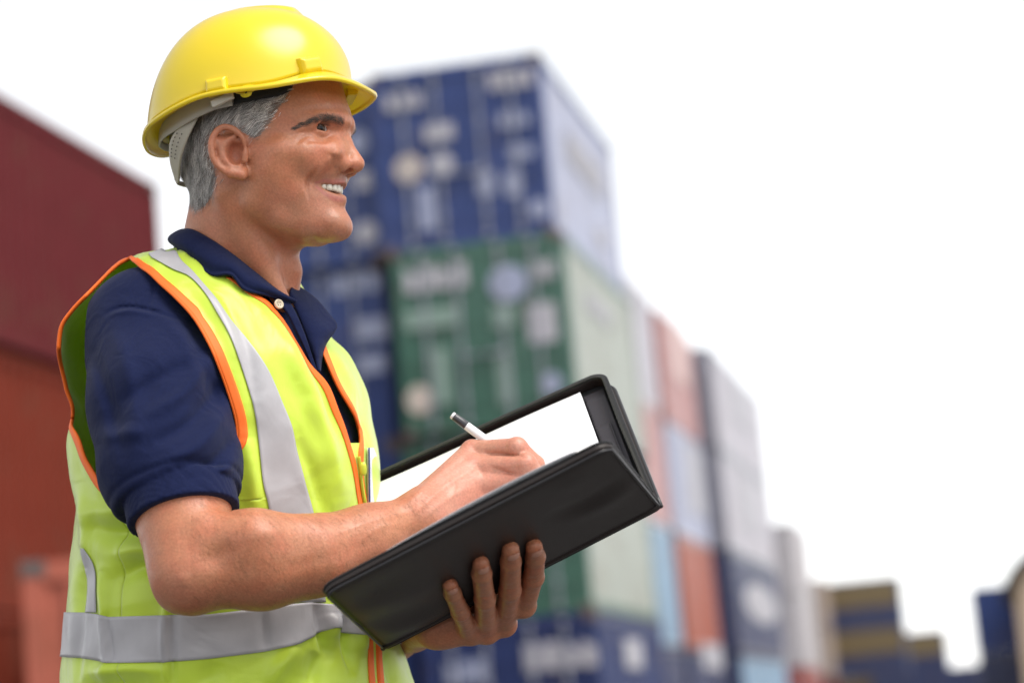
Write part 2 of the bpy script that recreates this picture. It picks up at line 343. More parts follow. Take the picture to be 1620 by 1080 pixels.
# --- far stacks on the right, long sides towards the camera
AZ2 = AZ + math.pi / 2
GF = 'far containers on the right'
D2 = np.array([math.sin(AZ2), math.cos(AZ2), 0])
def long_side(u, v, n, spec, right_end=True):
    """stack whose long side faces the camera; (u, v) is the photo point of its top right (or left) end"""
    c = at_height(u, v, n * CH) - (D2 * CL if right_end else 0)
    for lv, (b, nm, band) in enumerate(spec):
        r = container(c, AZ2, lv, b, nm, group=GF, near=False)
        if band:
            me = lmesh('yellow_band', [(.004, .14, 1.10), (.004, 5.92, 1.10), (.004, 5.92, 2.44), (.004, .14, 2.44)], [[0, 1, 2, 3]]); part_of(r, me, PAINT['yellow'], name='yellow_band')
long_side(1421, 911, 3, [('navy', 'navy container with yellow band, lowest of the tall striped stack', 1), ('navy', 'navy container with yellow band, middle of the tall striped stack', 1), ('navy', 'navy container with yellow band, top of the tall striped stack', 1)])
long_side(1494, 995, 2, [('navy', 'navy container with yellow band, lower of the short striped stack', 1), ('navy', 'navy container with yellow band, top of the short striped stack', 1)])
long_side(1536, 930, 2, [('navy', 'navy container at far right, under a blue one', 0), ('blue', 'blue container at far right beside the brown roofed shed', 0)], False)
long_side(1560, 1050, 1, [('navy', 'low navy container far off in the gap beside the blue stack', 0)])
# --- shed with dark barrel roof at the right edge
def build_shed():
    c = at_height(1607, 948, 4.4); ax = np.array([math.cos(.25), -math.sin(.25), 0]); ay = np.array([math.sin(.25), math.cos(.25), 0]); W_, L_, H_ = 11.0, 22.0, 4.4
    sh = empty('storage_shed', (c[0], c[1], 0), 'beige storage shed with dark rounded roof at the right picture edge', 'shed'); o = np.array([c[0], c[1], 0])
    loc = lambda x, y, z: o + ax * x + ay * y + np.array([0, 0, z])
    th = np.linspace(np.pi, 0, 25); arch = [(W_ / 2 + (W_ / 2) * math.cos(a), H_ + 2.6 * math.sin(a)) for a in th]
    front = [loc(0, 0, 0), loc(W_, 0, 0)] + [loc(x, 0, z) for x, z in arch[::-1]]
    back = [loc(0, L_, 0), loc(W_, L_, 0)] + [loc(x, L_, z) for x, z in arch[::-1]]
    wm = mat('shed_wall', (.52, .40, .29), rough=.8, noise=.08, nscale=.8, dirt=(.3, .22, .16), dscale=.5, bump=.4, wave=2.2, bdist=.02)
    n = len(front); v = front + back; f = [list(range(n))[::-1], list(range(n, 2 * n)), [0, n, 2 * n - 1 - 0, n - 1], [1, 2, n + 2, n + 1]]
    mk('wall', np.array(v), f, wm, sh, smooth=False, frame='w')
    ro = [(W_ / 2 + (W_ / 2 + .45) * math.cos(a), H_ + 2.75 * math.sin(a) + .10 - (.18 if a in (th[0], th[-1]) else 0)) for a in th]
    g = np.array([[loc(x, y, z) for x, z in ro] for y in np.linspace(-.5, L_ + .5, 30)])
    o_ = mk('roof', g.reshape(-1, 3), grid_faces(30, 25), mat('shed_roof', (.045, .035, .030), rough=.6, noise=.2, nscale=1), sh, frame='w'); s = o_.modifiers.new('s', 'SOLIDIFY'); s.thickness = .12
    dv = [loc(3.2, -.03, 0), loc(7.8, -.03, 0), loc(7.8, -.03, 3.6), loc(3.2, -.03, 3.6)]; mk('door', np.array(dv), [[0, 1, 2, 3]], mat('shed_door', (.20, .16, .13), rough=.6, bump=.5, wave=3.0, bdist=.02), sh, smooth=False, frame='w')
    return sh
build_shed()
from concurrent.futures import ThreadPoolExecutor
# ------------------------------------------------------------------ implicit surfaces (bodies and draped cloth)
def rc(p, a, b, ra, rb):
    a = np.asarray(a); b = np.asarray(b); ba = b - a; L2 = ba @ ba + 1e-12
    q = p - a; t = np.clip(q @ (ba / L2), 0, 1); q -= t[:, None] * ba
    return np.sqrt(np.einsum('ij,ij->i', q, q)) - (ra + (rb - ra) * t)
def sph(p, c, r):
    q = p - np.asarray(c); return np.sqrt(np.einsum('ij,ij->i', q, q)) - r
def ell(p, c, r, ax=None):
    q = p - np.asarray(c)
    if ax is not None: q = q @ np.asarray(ax).T
    r = np.asarray(r, float); k0 = np.linalg.norm(q / r, axis=1); k1 = np.linalg.norm(q / (r * r), axis=1)
    return k0 * (k0 - 1) / (k1 + 1e-9)
def smin(a, b, k):
    h = np.clip(0.5 + 0.5 * (b - a) / k, 0, 1); return b + (a - b) * h - k * h * (1 - h)
def smax(a, b, k): return -smin(-a, -b, k)
def chain(p, pts, rads, k=0.0):
    d = None
    for i in range(len(pts) - 1):
        e = rc(p, pts[i], pts[i + 1], rads[i], rads[i + 1])
        d = e if d is None else (smin(d, e, k) if k else np.minimum(d, e))
    return d
def pl_dist(u, v, pl):
    """distance in photo pixels to a polyline"""
    q = np.stack([u, v], -1); d = None
    for a, b in zip(pl[:-1], pl[1:]):
        a = np.asarray(a[:2], float); b = np.asarray(b[:2], float); ba = b - a
        t = np.clip(((q - a) @ ba) / (ba @ ba + 1e-9), 0, 1)
        e = np.linalg.norm(q - a - t[:, None] * ba, axis=1); d = e if d is None else np.minimum(d, e)
    return d
def ridges(u, v, lst):
    """sum of soft ridges (+) and grooves (-) that fade towards both ends: (polyline, amplitude m, sigma px)"""
    out = np.zeros(len(u))
    for pl, amp, sg in lst:
        a = spline(np.asarray(pl, float)[:, :2], 14) if len(pl) > 2 else resample(np.asarray(pl, float)[:, :2], 8); n = len(a)
        m = (u > a[:, 0].min() - 3 * sg) & (u < a[:, 0].max() + 3 * sg) & (v > a[:, 1].min() - 3 * sg) & (v < a[:, 1].max() + 3 * sg)
        if not m.any(): continue
        q = np.stack([u[m], v[m]], -1); best = np.full(len(q), 1e9); par = np.zeros(len(q))
        for i in range(n - 1):
            ba = a[i + 1] - a[i]; t = np.clip(((q - a[i]) @ ba) / (ba @ ba + 1e-9), 0, 1); e = q - a[i] - t[:, None] * ba; d2 = (e ** 2).sum(1)
            k = d2 < best; best[k] = d2[k]; par[k] = (i + t[k]) / (n - 1)
        out[m] += amp * np.exp(-best / sg ** 2) * np.sqrt(np.clip(np.sin(np.pi * np.clip(par, .02, .98)), 0, 1))
    return out
def in_poly(u, v, poly):
    u = np.asarray(u); v = np.asarray(v); r = np.zeros(u.shape, bool); n = len(poly); j = n - 1
    for i in range(n):
        xi, yi = poly[i]; xj, yj = poly[j]
        c = ((yi > v) != (yj > v)) & (u < (xj - xi) * (v - yi) / (yj - yi + 1e-12) + xi); r ^= c; j = i
    return r
def nets(fn, lo, hi, h, B=8, lip=1.25):
    """sparse surface nets of fn over the box lo..hi with voxel h"""
    lo = np.asarray(lo, float); hi = np.asarray(hi, float); nb = np.ceil((hi - lo) / (h * B)).astype(int)
    I = np.stack(np.meshgrid(*[np.arange(n) for n in nb], indexing='ij'), -1).reshape(-1, 3)
    dc = fn(lo + (I + 0.5) * h * B); I = I[np.abs(dc) < h * B * 0.87 * lip]
    k = np.arange(B + 1); off = np.stack(np.meshgrid(k, k, k, indexing='ij'), -1).reshape(-1, 3)
    G = (I[:, None, :] * B + off[None]).reshape(-1, 3)
    val = np.empty(len(G))
    CH = 60000
    def _ev(s): val[s:s + CH] = fn(lo + G[s:s + CH] * h)
    with ThreadPoolExecutor(4) as ex: list(ex.map(_ev, range(0, len(G), CH)))
    val = val.reshape(len(I), B + 1, B + 1, B + 1)
    cs = np.stack([val[:, i:B + i, j:B + j, l:B + l] for i in (0, 1) for j in (0, 1) for l in (0, 1)], -1)   # corner order xyz
    neg = cs < 0; act = neg.any(-1) & ~neg.all(-1)
    bi, ci, cj, cl = np.nonzero(act); cv = cs[bi, ci, cj, cl]
    gc = I[bi] * B + np.stack([ci, cj, cl], -1)
    C = np.array([[i, j, l] for i in (0, 1) for j in (0, 1) for l in (0, 1)], float)
    E = [(0, 4), (1, 5), (2, 6), (3, 7), (0, 2), (1, 3), (4, 6), (5, 7), (0, 1), (2, 3), (4, 5), (6, 7)]
    acc = np.zeros((len(gc), 3)); cnt = np.zeros(len(gc))
    for a, b in E:
        m = (cv[:, a] < 0) != (cv[:, b] < 0); t = np.where(m, cv[:, a] / (cv[:, a] - cv[:, b] + 1e-20), 0)
        acc += np.where(m[:, None], C[a] + t[:, None] * (C[b] - C[a]), 0); cnt += m
    V = lo + (gc + acc / cnt[:, None]) * h
    dim = (nb * B + 2).astype(np.int64)
    key = (gc[:, 0].astype(np.int64) * dim[1] + gc[:, 1]) * dim[2] + gc[:, 2]
    o = np.argsort(key); sk = key[o]
    st = np.array([dim[1] * dim[2], dim[2], 1], np.int64); Fq = []
    for ax, cb in ((0, 4), (1, 2), (2, 1)):
        m = np.nonzero((cv[:, 0] < 0) != (cv[:, cb] < 0))[0]
        a1, a2 = [(1, 2), (2, 0), (0, 1)][ax]
        ks = [key[m], key[m] - st[a1], key[m] - st[a1] - st[a2], key[m] - st[a2]]
        ok = np.ones(len(m), bool); ids = []
        for kk in ks:
            j = np.clip(np.searchsorted(sk, kk), 0, len(sk) - 1); ok &= sk[j] == kk; ids.append(o[j])
        q = np.stack(ids, -1); fl = cv[m, 0] < 0
        q[~fl] = q[~fl][:, ::-1]; Fq.append(q[ok])
    return V, np.vstack(Fq)
def relax(V, F, it=1, lam=0.5):
    e = np.vstack([F[:, [0, 1]], F[:, [1, 2]], F[:, [2, 3]], F[:, [3, 0]]]); e = np.vstack([e, e[:, ::-1]])
    cnt = np.bincount(e[:, 0], minlength=len(V))[:, None] + 1e-9
    for _ in range(it):
        s = np.stack([np.bincount(e[:, 0], weights=V[e[:, 1], i], minlength=len(V)) for i in range(3)], -1) / cnt
        V = V + lam * (s - V)
    return V
def normals_grid(g):
    du = np.gradient(g, axis=1); dv = np.gradient(g, axis=0); n = np.cross(du, dv)
    return n / (np.linalg.norm(n, axis=-1, keepdims=True) + 1e-12)
# ------------------------------------------------------------------ the man: head frame
HU = np.array([0.0, 0.14, 0.99]); HU /= np.linalg.norm(HU)
HF = np.array([0.961, -0.276, 0.0]); HF -= HU * (HF @ HU); HF /= np.linalg.norm(HF)
HL = np.cross(HU, HF)
HO = P(412, 255, 0.13)
HM = np.stack([HF, HL, HU])                      # rows: forward, left, up
def to_head(p): return (p - HO) @ HM.T
def from_head(q): return HO + np.asarray(q) @ HM
def hc(u, v, lat=0.0):
    """head coordinates of the photo point (u, v) on the near side, lat metres off the mid plane"""
    a = P(u, v, 0.0); b = P(u, v, 1.0) - a
    y = (-lat - HL @ (a - HO)) / (HL @ b)
    return to_head(a + b * y)
_prof = [(545, 158), (550, 180), (553, 195), (549, 210), (545, 228), (544, 255), (545, 275), (547, 284), (548, 292), (546, 306), (546, 318), (545, 328), (548, 340),
         (551, 350), (551, 360), (546, 369), (532, 377), (506, 383), (475, 388), (530, 112), (480, 66), (400, 48), (325, 72), (282, 130), (268, 200), (284, 270), (318, 318),
         (370, 350), (425, 380)]
_surf = [(522, 163, .034), (497, 163, .050), (462, 163, .061), (450, 190, .065), (470, 200, .060), (505, 192, .046), (538, 188, .018), (492, 210, .049), (514, 207, .036), (534, 212, .018),
         (468, 240, .0635), (500, 240, .051), (520, 240, .037), (536, 248, .019), (512, 264, .037), (490, 266, .050), (450, 268, .0635), (400, 245, .0715), (530, 280, .017),
         (506, 291, .028), (527, 293, .0165), (485, 302, .0455), (458, 302, .0555), (430, 302, .0605), (400, 302, .0615), (505, 320, .0315), (528, 322, .016),
         (534, 343, .0165), (517, 348, .0255), (492, 343, .0375), (462, 343, .0465), (430, 338, .0505), (402, 328, .0545), (505, 374, .019), (475, 369, .033), (445, 362, .042),
         (350, 285, .056), (320, 280, .040), (335, 230, .066), (305, 230, .053), (285, 220, .034), (400, 150, .073), (350, 150, .070), (305, 150, .052), (400, 100, .061),
         (470, 105, .053), (340, 100, .054), (440, 200, .068)]
_neg = [(620, 120), (625, 200), (625, 280), (620, 340), (600, 400), (540, 430), (470, 440), (400, 430), (320, 400), (240, 330), (200, 240), (210, 130), (280, 40), (400, -20), (520, 20)]
_c = [hc(u, v, 0) for u, v in _prof] + [hc(*s) for s in _surf] + [hc(u, v, 0) for u, v in _neg]
_cx = np.array([[c[0], c[2]] for c in _c]) * 10
_cw = np.array([0.0] * len(_prof) + [s[2] ** 2 for s in _surf] + [-0.0022] * len(_neg)) * 100
def _phi(r2): return np.where(r2 > 1e-12, 0.5 * r2 * np.log(r2 + 1e-12), 0)
_n = len(_cx); _A = np.zeros((_n + 3, _n + 3))
_A[:_n, :_n] = _phi(((_cx[:, None] - _cx[None]) ** 2).sum(-1)) + np.eye(_n) * 1e-4
_A[:_n, _n] = 1; _A[:_n, _n + 1:] = _cx; _A[_n, :_n] = 1; _A[_n + 1:, :_n] = _cx.T
_wt = np.linalg.solve(_A, np.r_[_cw, 0, 0, 0])
_gx = np.arange(-0.20, 0.2001, 0.001); _gz = np.arange(-0.20, 0.2201, 0.001)
_gg = np.stack(np.meshgrid(_gx, _gz, indexing='ij'), -1).reshape(-1, 2) * 10
_W = (_phi(((_gg[:, None] - _cx[None]) ** 2).sum(-1)) @ _wt[:_n] + _wt[_n] + _gg @ _wt[_n + 1:]) / 100
_W = _W.reshape(len(_gx), len(_gz)); _Wx, _Wz = np.gradient(_W, 0.001)
def _bil(T, x, z):
    i = np.clip((x + 0.20) / 0.001, 0, len(_gx) - 1.001); j = np.clip((z + 0.20) / 0.001, 0, len(_gz) - 1.001)
    a = i.astype(int); b = j.astype(int); f = i - a; g = j - b
    return T[a, b] * (1 - f) * (1 - g) + T[a + 1, b] * f * (1 - g) + T[a, b + 1] * (1 - f) * g + T[a + 1, b + 1] * f * g
def head_base(q):
    w_ = _bil(_W, q[:, 0], q[:, 2]); gx = _bil(_Wx, q[:, 0], q[:, 2]); gz = _bil(_Wz, q[:, 0], q[:, 2])
    return (q[:, 1] ** 2 - w_) / np.sqrt(gx ** 2 + gz ** 2 + 4 * q[:, 1] ** 2 + 2e-4)
def hs(u, v, out=0.0, fn=None):
    """head coordinates where the photo ray (u, v) meets the near side of the head, moved out along the surface normal"""
    fn = fn or head_base
    a = to_head(P(u, v, -0.05)); b = to_head(P(u, v, 0.25)); t = np.linspace(0, 1, 400)[:, None]
    pts = a + (b - a) * t; d = fn(pts); i = np.nonzero(d < 0)[0]
    if len(i) == 0: i = [int(np.argmin(d))]
    c = pts[i[0]]; e = 1e-3
    g = np.array([fn((c + e * k)[None])[0] - fn((c - e * k)[None])[0] for k in np.eye(3)]); g /= np.linalg.norm(g) + 1e-9
    return c + g * out
def sym(c): return c * np.array([1, -1, 1])
EYE_R = 0.0122
EYE_C = hs(510, 207, -0.0125)
GAZE = np.array([1.0, 0.03, 0.06]); GAZE /= np.linalg.norm(GAZE)       # lids
LOOK = np.array([1.0, -0.80, 0.0]); LOOK /= np.linalg.norm(LOOK)      # iris
_N = dict(brow=[hs(548, 189, -.004), hs(528, 188, -.003), hs(505, 191, -.003), hs(480, 196, -.005)], cheek=hs(503, 252, -.0155), socket=hs(514, 207, .0075), socket2=hs(531, 210, .005),
          wing=hc(539, 260, .0135), nost=hc(550, 269, .0068), bridge=hc(541, 209, 0), mid=hc(551, 234, 0), tip=hc(564, 258.5, 0), tipl=hc(556, 260, .0050), col=hc(550, 270, 0),
          ul=[hc(541, 287, 0), hs(530, 288, -.0040), hs(516, 288, -.0036), hs(504, 290, -.004)], ll=[hc(540, 316, 0), hs(530, 312, -.0040), hs(516, 304.5, -.0036), hs(505, 294, -.004)],
          mo=[hc(549, 300, 0), hs(534, 300, -.002), hs(518, 297, -.001), hs(505, 292, .0005)], fold=[hs(500, 266, .0034), hs(490, 277, .0022), hs(485.5, 291, .0014), hs(486, 311, .0018)],
          side=[hs(537, 224, -.0040), hs(530, 238, -.0040), hs(527, 249, -.0035)], fill=hs(521, 248, -.009), chin=hc(531, 357, 0), chin2=hc(528, 356, .010), corner=hs(500, 292, .001), jaw=[hc(398, 324, .048), hc(440, 347, .040), hc(484, 358, .026)], zyg=[hs(400, 238, -.006), hs(440, 236, -.006), hs(478, 236, -.006)],
          masseter=[hs(425, 270, -.008), hs(412, 318, -.010)], temple=hs(462, 185, .03))
_ear_out = [(388, 236, .079), (383, 217, .083), (370, 205, .086), (354, 201, .089), (341, 210, .092), (334, 228, .094), (337, 250, .092), (348, 265, .088), (364, 275, .084)]
_EAR = list(spline([hc(*e) for e in _ear_out], 26)); _LOBE = [hc(366, 273, .083), hc(382, 277, .077)]
_ANTI = list(spline([hc(370, 217, .083), hc(358, 224, .087), hc(351, 240, .088), (hc(359, 258, .085)), hc(376, 264, .080)], 14))
_TRAG = [hc(388, 243, .079), hc(387, 254, .078)]; _CONCHA = hc(373, 243, .081); _EARBASE = [hc(384, 222, .072), hc(360, 232, .074), hc(368, 258, .073), hc(382, 270, .072)]
_ew = dict(crow=[(hs(488, 204), hs(474, 196)), (hs(488, 208), hs(468, 208)), (hs(488, 212), hs(472, 220))])
def head_sdf(q0):
    q = q0.copy(); q[:, 1] = -np.abs(q[:, 1])
    d = head_base(q); n = _N
    d = smin(d, chain(q, n['brow'], [.0075, .0075, .0075, .005]), .010)
    d = smin(d, chain(q, n['zyg'], [.006, .008, .006], .01), .012)
    d = smin(d, chain(q, n['masseter'], [.006, .008]), .03)
    d = smax(d, -sph(q, n['socket'], .0125), .009)
    d = smax(d, -sph(q, n['socket2'], .0055), .008)
    # nose
    no = chain(q, [n['bridge'], n['mid'], n['tip']], [.0068, .0068, .0088])
    no = smin(no, sph(q, n['tipl'], .0074), .006)
    no = smin(no, ell(q, n['wing'], (.0105, .0062, .0088)), .0030)
    no = smin(no, chain(q, [n['tip'], n['col']], [.006, .0045]), .004)
    d = smin(d, ell(q, n['fill'], (.009, .009, .012)), .009)
    d = smin(d, no, .0045)
    d = smin(d, chain(q, n['side'], [.0050, .0070, .0070]), .018)
    d = smax(d, -ell(q, n['nost'], (.0062, .0030, .0036)), .0025)
    d = smin(d, ell(q, n['cheek'], (.015, .017, .016)), .013)
    # eye lids round the eyeball
    e = q - EYE_C; r = np.linalg.norm(e, axis=1) + 1e-9
    fx = e @ GAZE; lat = -e[:, 1]; az = np.arctan2(lat, fx + 1e-9) - 0.42; ph = np.arcsin(np.clip(e[:, 2] / r, -1, 1))
    op = np.abs(ph - 0.03 + 0.08 * az) - 0.225 * np.clip(1 - (az / 1.08) ** 2, -1, 1)
    lid = smax(r - EYE_R - .0021, -(op * EYE_R * 1.0), .0012)
    lid = np.maximum(lid, -(r - EYE_R * 0.90))
    lid = np.where(fx < -.002, np.maximum(lid, -fx), lid)
    d = smax(d, -(r - EYE_R - .0004), .0015)
    d = smin(d, lid, .0022)
    # mouth
    d = smax(d, -chain(q, n['mo'], [.0066, .0064, .0046, .0012]), .0012)
    d = smin(d, chain(q, n['ul'], [.0034, .0034, .0030, .0020]), .0028)
    d = smin(d, chain(q, n['ll'], [.0052, .0050, .0040, .0020]), .0030)
    d = smax(d, -sph(q, n['corner'], .0010), .004)
    d = smin(d, sph(q, n['chin'], .0115), .012); d = smin(d, sph(q, n['chin2'], .0105), .012)
    d = smin(d, chain(q, n['jaw'], [.008, .008, .007], .01), .014)
    # ear
    m = (q[:, 0] < 0.03) & (q[:, 0] > -0.06) & (q[:, 1] < -0.05) & (np.abs(q[:, 2] - .02) < .09)
    if m.any():
        s = q[m]; ea = chain(s, [_EARBASE[0], _EARBASE[1], _EARBASE[2], _EARBASE[3]], [.008, .010, .010, .007], .008)
        ea = smin(ea, chain(s, [_EARBASE[1], hc(347, 228, .085)], [.012, .007]), .006)
        ea = smin(ea, chain(s, [_EARBASE[2], hc(352, 255, .083)], [.010, .006]), .006)
        ea = smin(ea, chain(s, [hc(343, 218, .082), hc(341, 236, .084), hc(347, 254, .082)], [.0045, .0055, .005]), .005)
        ea = smin(ea, chain(s, _EAR, list(np.interp(np.linspace(0, 1, 26), [0, .2, .5, .8, 1], [.0022, .0034, .0038, .0035, .0038]))), .0022)
        ea = smin(ea, chain(s, _LOBE, [.0055, .0062]), .005)
        ea = smin(ea, chain(s, _ANTI, list(np.interp(np.linspace(0, 1, 14), [0, .5, 1], [.0022, .0036, .003]))), .004)
        ea = smax(ea, -ell(s, _CONCHA, (.0085, .010, .0125)), .003)
        ea = smin(ea, chain(s, _TRAG, [.0036, .0036]), .003)
        d[m] = smin(d[m], ea, .004)
    return d
# ------------------------------------------------------------------ folder planes (needed by the hands)
FY = -0.05
SP_R, SP_L = P(1042, 798, FY), P(605, 1022, FY + .035)                 # spine ends
NR, NL = P(963, 703, FY - .222), P(512, 936, FY - .190)                # free edge of the near cover
FR, FL = P(964, 601, FY + .195), P(560, 778, FY + .235)                # free edge of the far cover
def plane(a, b, c, toward):
    n = np.cross(b - a, c - a); n /= np.linalg.norm(n)
    return (a, n if n @ np.asarray(toward, float) > 0 else -n)
PAPER = plane(SP_R, SP_L, FR, (-.4, -.6, .7)); COVER = plane(SP_R, SP_L, NR, (0, -.3, -.9))
def on(pl, u, v, h):
    """the point on the photo ray (u, v) that lies h metres above a plane"""
    a, n = pl; o = np.array([0, -DIST, 0.0]); d = P(u, v, 0.0) - o
    t = ((a + n * h - o) @ n) / (d @ n); return o + d * t
# ------------------------------------------------------------------ arms and hands
AR = dict(sh=P(238, 535, .09), mid=P(268, 700, .005), el=P(303, 903, -.085), f1=P(415, 888, -.075), f2=P(500, 878, -.055), f3=P(580, 849, -.03), wr=P(662, 812, -.002))
def rh(u, v, h): return on(PAPER, u, v, h)
RW = P(672, 806, .004)
RF = dict(index=[rh(748, 714, .052), rh(818, 708, .050), rh(848, 734, .026), rh(853, 756, .012)],
          middle=[rh(752, 740, .050), rh(832, 734, .040), rh(852, 757, .020), rh(848, 775, .010)],
          ring=[rh(752, 768, .043), rh(818, 757, .030), rh(836, 780, .014), rh(826, 795, .009)],
          pinky=[rh(744, 794, .034), rh(800, 786, .020), rh(812, 802, .011), rh(804, 812, .008)],
          thumb=[rh(722, 752, .030), rh(772, 722, .022), rh(815, 722, .017), rh(846, 745, .010)])
RR = dict(index=[.0118, .0108, .0092, .0070], middle=[.0120, .0113, .0094, .0070], ring=[.0118, .0110, .0092, .0070], pinky=[.0105, .0095, .0080, .0060], thumb=[.014, .0115, .0105, .0075])
def lh(u, v, h): return on(COVER, u, v, h)
LF = dict(index=[lh(828, 955, .017), lh(844, 912, .0145), lh(847, 880, .0095), lh(845, 864, .008)],
          middle=[lh(797, 985, .017), lh(807, 932, .0165), lh(808, 888, .0105), lh(808, 869, .008)],
          ring=[lh(769, 997, .017), lh(767, 946, .0160), lh(762, 907, .0105), lh(761, 891, .008)],
          pinky=[lh(743, 1000, .014), lh(728, 966, .0135), lh(716, 938, .0090), lh(712, 925, .0075)])
LR = dict(index=[.0122, .0108, .0099, .0085], middle=[.0126, .0113, .0103, .0088], ring=[.0122, .0108, .0099, .0084], pinky=[.0106, .0095, .0087, .0077])
LW = P(692, 990, FY + .075); LE = P(590, 1015, .36)
LT = [P(745, 985, FY + .06), P(790, 930, FY + .075), P(815, 895, FY + .055)]
def arm_sdf(p):
    A = AR
    d = chain(p, [A['sh'], A['mid'], A['el']], [.056, .052, .041], .02)
    d = smin(d, rc(p, P(287, 790, -.045), P(300, 850, -.075), .049, .040), .02)
    d = smin(d, chain(p, [A['el'], A['f1'], A['f2'], A['f3'], A['wr']], [.038, .0445, .0375, .0290, .0215], .025), .018)
    d = smin(d, chain(p, [P(330, 845, -.095), P(400, 852, -.095), P(480, 850, -.075)], [.022, .026, .017], .02), .015)     # brachioradialis
    d = smin(d, rc(p, P(282, 935, -.080), P(300, 930, -.085), .020, .024), .012)                                             # elbow
    d = smin(d, rc(p, A['f3'] + np.array([0, .010, -.006]), A['wr'] + np.array([.0, .012, -.012]), .020, .0165), .015)
    # hand
    k = None
    for n in ('index', 'middle', 'ring', 'pinky'):
        e = chain(p, [RW + (RF[n][0] - RF['middle'][0]) * .45, RF[n][0], RF[n][0] + (RF[n][1] - RF[n][0]) * .3], [.0170, RR[n][0] + .0008, RR[n][0] - .001]); k = e if k is None else smin(k, e, .011)
    k = smin(k, rc(p, A['wr'], RW, .021, .020), .012)
    k = smin(k, rc(p, RW, RF['thumb'][0], .016, .015), .012)
    d = smin(d, k, .014)
    for n in RF:
        f = chain(p, RF[n], RR[n], .003)
        f = smin(f, sph(p, RF[n][1], RR[n][1] * 1.0), .004)
        d = smin(d, f, .0018 if n != 'thumb' else .006)
    for n in ('index', 'middle', 'ring'):
        d = smin(d, sph(p, RF[n][0] + PAPER[1] * .0035, .0095), .006)
    return d
def lhand_sdf(p):
    k = None
    for n in ('index', 'middle', 'ring', 'pinky'):
        e = rc(p, LW + (LF[n][0] - LF['ring'][0]) * .35, LF[n][0], .0165, LR[n][0] + .001); k = e if k is None else smin(k, e, .010)
    k = smin(k, chain(p, [LE, P(652, 990, .205), LW], [.042, .025, .0215], .02), .018)
    k = smin(k, rc(p, LW, LT[0], .017, .016), .012)
    k = smin(k, chain(p, LT, [.014, .0115, .009]), .006)
    for n in LF:
        f = chain(p, LF[n], LR[n], .004); f = smin(f, sph(p, LF[n][1], LR[n][1] * .90), .003)
        k = smin(k, f, .0032)
    w = None
    for n in LF:
        e = rc(p, LF[n][0], LF[n][0] + (LF[n][1] - LF[n][0]) * .42, LR[n][0] * .95, LR[n][0] * .80); w = e if w is None else smin(w, e, .012)
    k = smin(k, w, .004)
    for n in LF: k = smin(k, sph(p, LF[n][0] + COVER[1] * .003, LR[n][0] * .9), .006)
    return k
# ------------------------------------------------------------------ neck and trunk
NK = dict(top=P(402, 300, .135), mid=P(392, 390, .142), low=P(368, 500, .155))
SHR, SHL = P(262, 530, .10), P(410, 565, .34)
def neck_sdf(p):
    d = chain(p, [NK['top'], NK['mid'], NK['low']], [.048, .050, .060], .03)
    d = smin(d, rc(p, P(360, 300, .135), P(345, 470, .17), .036, .050), .03)
    d = smin(d, rc(p, P(362, 306, .085), P(447, 480, .095), .013, .010), .022)
    d = smin(d, rc(p, P(460, 432, .128), P(452, 468, .128), .011, .013), .022)
    return d
def trunk_sdf(p):
    d = rc(p, SHR, SHL, .055, .055)
    d = smin(d, rc(p, P(370, 520, .19), P(385, 1150, .19), .085, .105), .06)
    d = smin(d, rc(p, P(290, 560, .13), P(330, 800, .16), .07, .07), .05)
    d = smin(d, rc(p, P(430, 640, .24), P(430, 800, .22), .05, .07), .05)
    d = smin(d, chain(p, [SHL, P(480, 800, .38), LE], [.052, .05, .042]), .03)
    return d
WR_LINES = [([(526, 241), (532, 245), (537, 248)], .0032, 9), ([(516, 252), (524, 254)], .0020, 7), ([(520, 230), (528, 228)], -.0010, 6), ([(521, 255), (508, 265), (498, 278)], .0010, 8), ([(527, 263), (516, 274), (506, 286)], -.0012, 5), ([(502, 266), (491, 277), (485.5, 290), (485.5, 302), (488, 313)], -.0036, 3.2), ([(480, 280), (478, 295), (481, 308)], .0010, 5), ([(528, 252), (526.5, 257), (528.5, 264), (535, 268)], -.0008, 2.4), ([(489, 203), (478, 198), (466, 196)], -.0008, 2.3), ([(490, 208), (476, 210), (462, 214)], -.0010, 2.3), ([(489, 213), (477, 220), (466, 231)], -.0010, 2.4), ([(493, 219), (483, 230), (474, 243)], -.0008, 2.5),
            ([(484, 224), (498, 224), (511, 225), (523, 221)], -.0010, 2.6), ([(493, 214), (508, 215), (520, 212)], .0003, 3), ([(496, 200), (512, 196), (528, 199)], -.0009, 2.0), ([(483, 286), (477, 300), (479, 316)], -.0004, 4.0), ([(470, 163), (500, 160), (526, 161)], -.00025, 3.0),
            ([(478, 176), (500, 174), (540, 173)], -.00025, 3.0), ([(530, 326), (546, 330)], -.0010, 3.5),
            ([(372, 300), (392, 360), (430, 440)], -.0006, 5), ([(318, 345), (345, 352)], -.0008, 3), ([(320, 356), (350, 364)], -.0006, 3)]
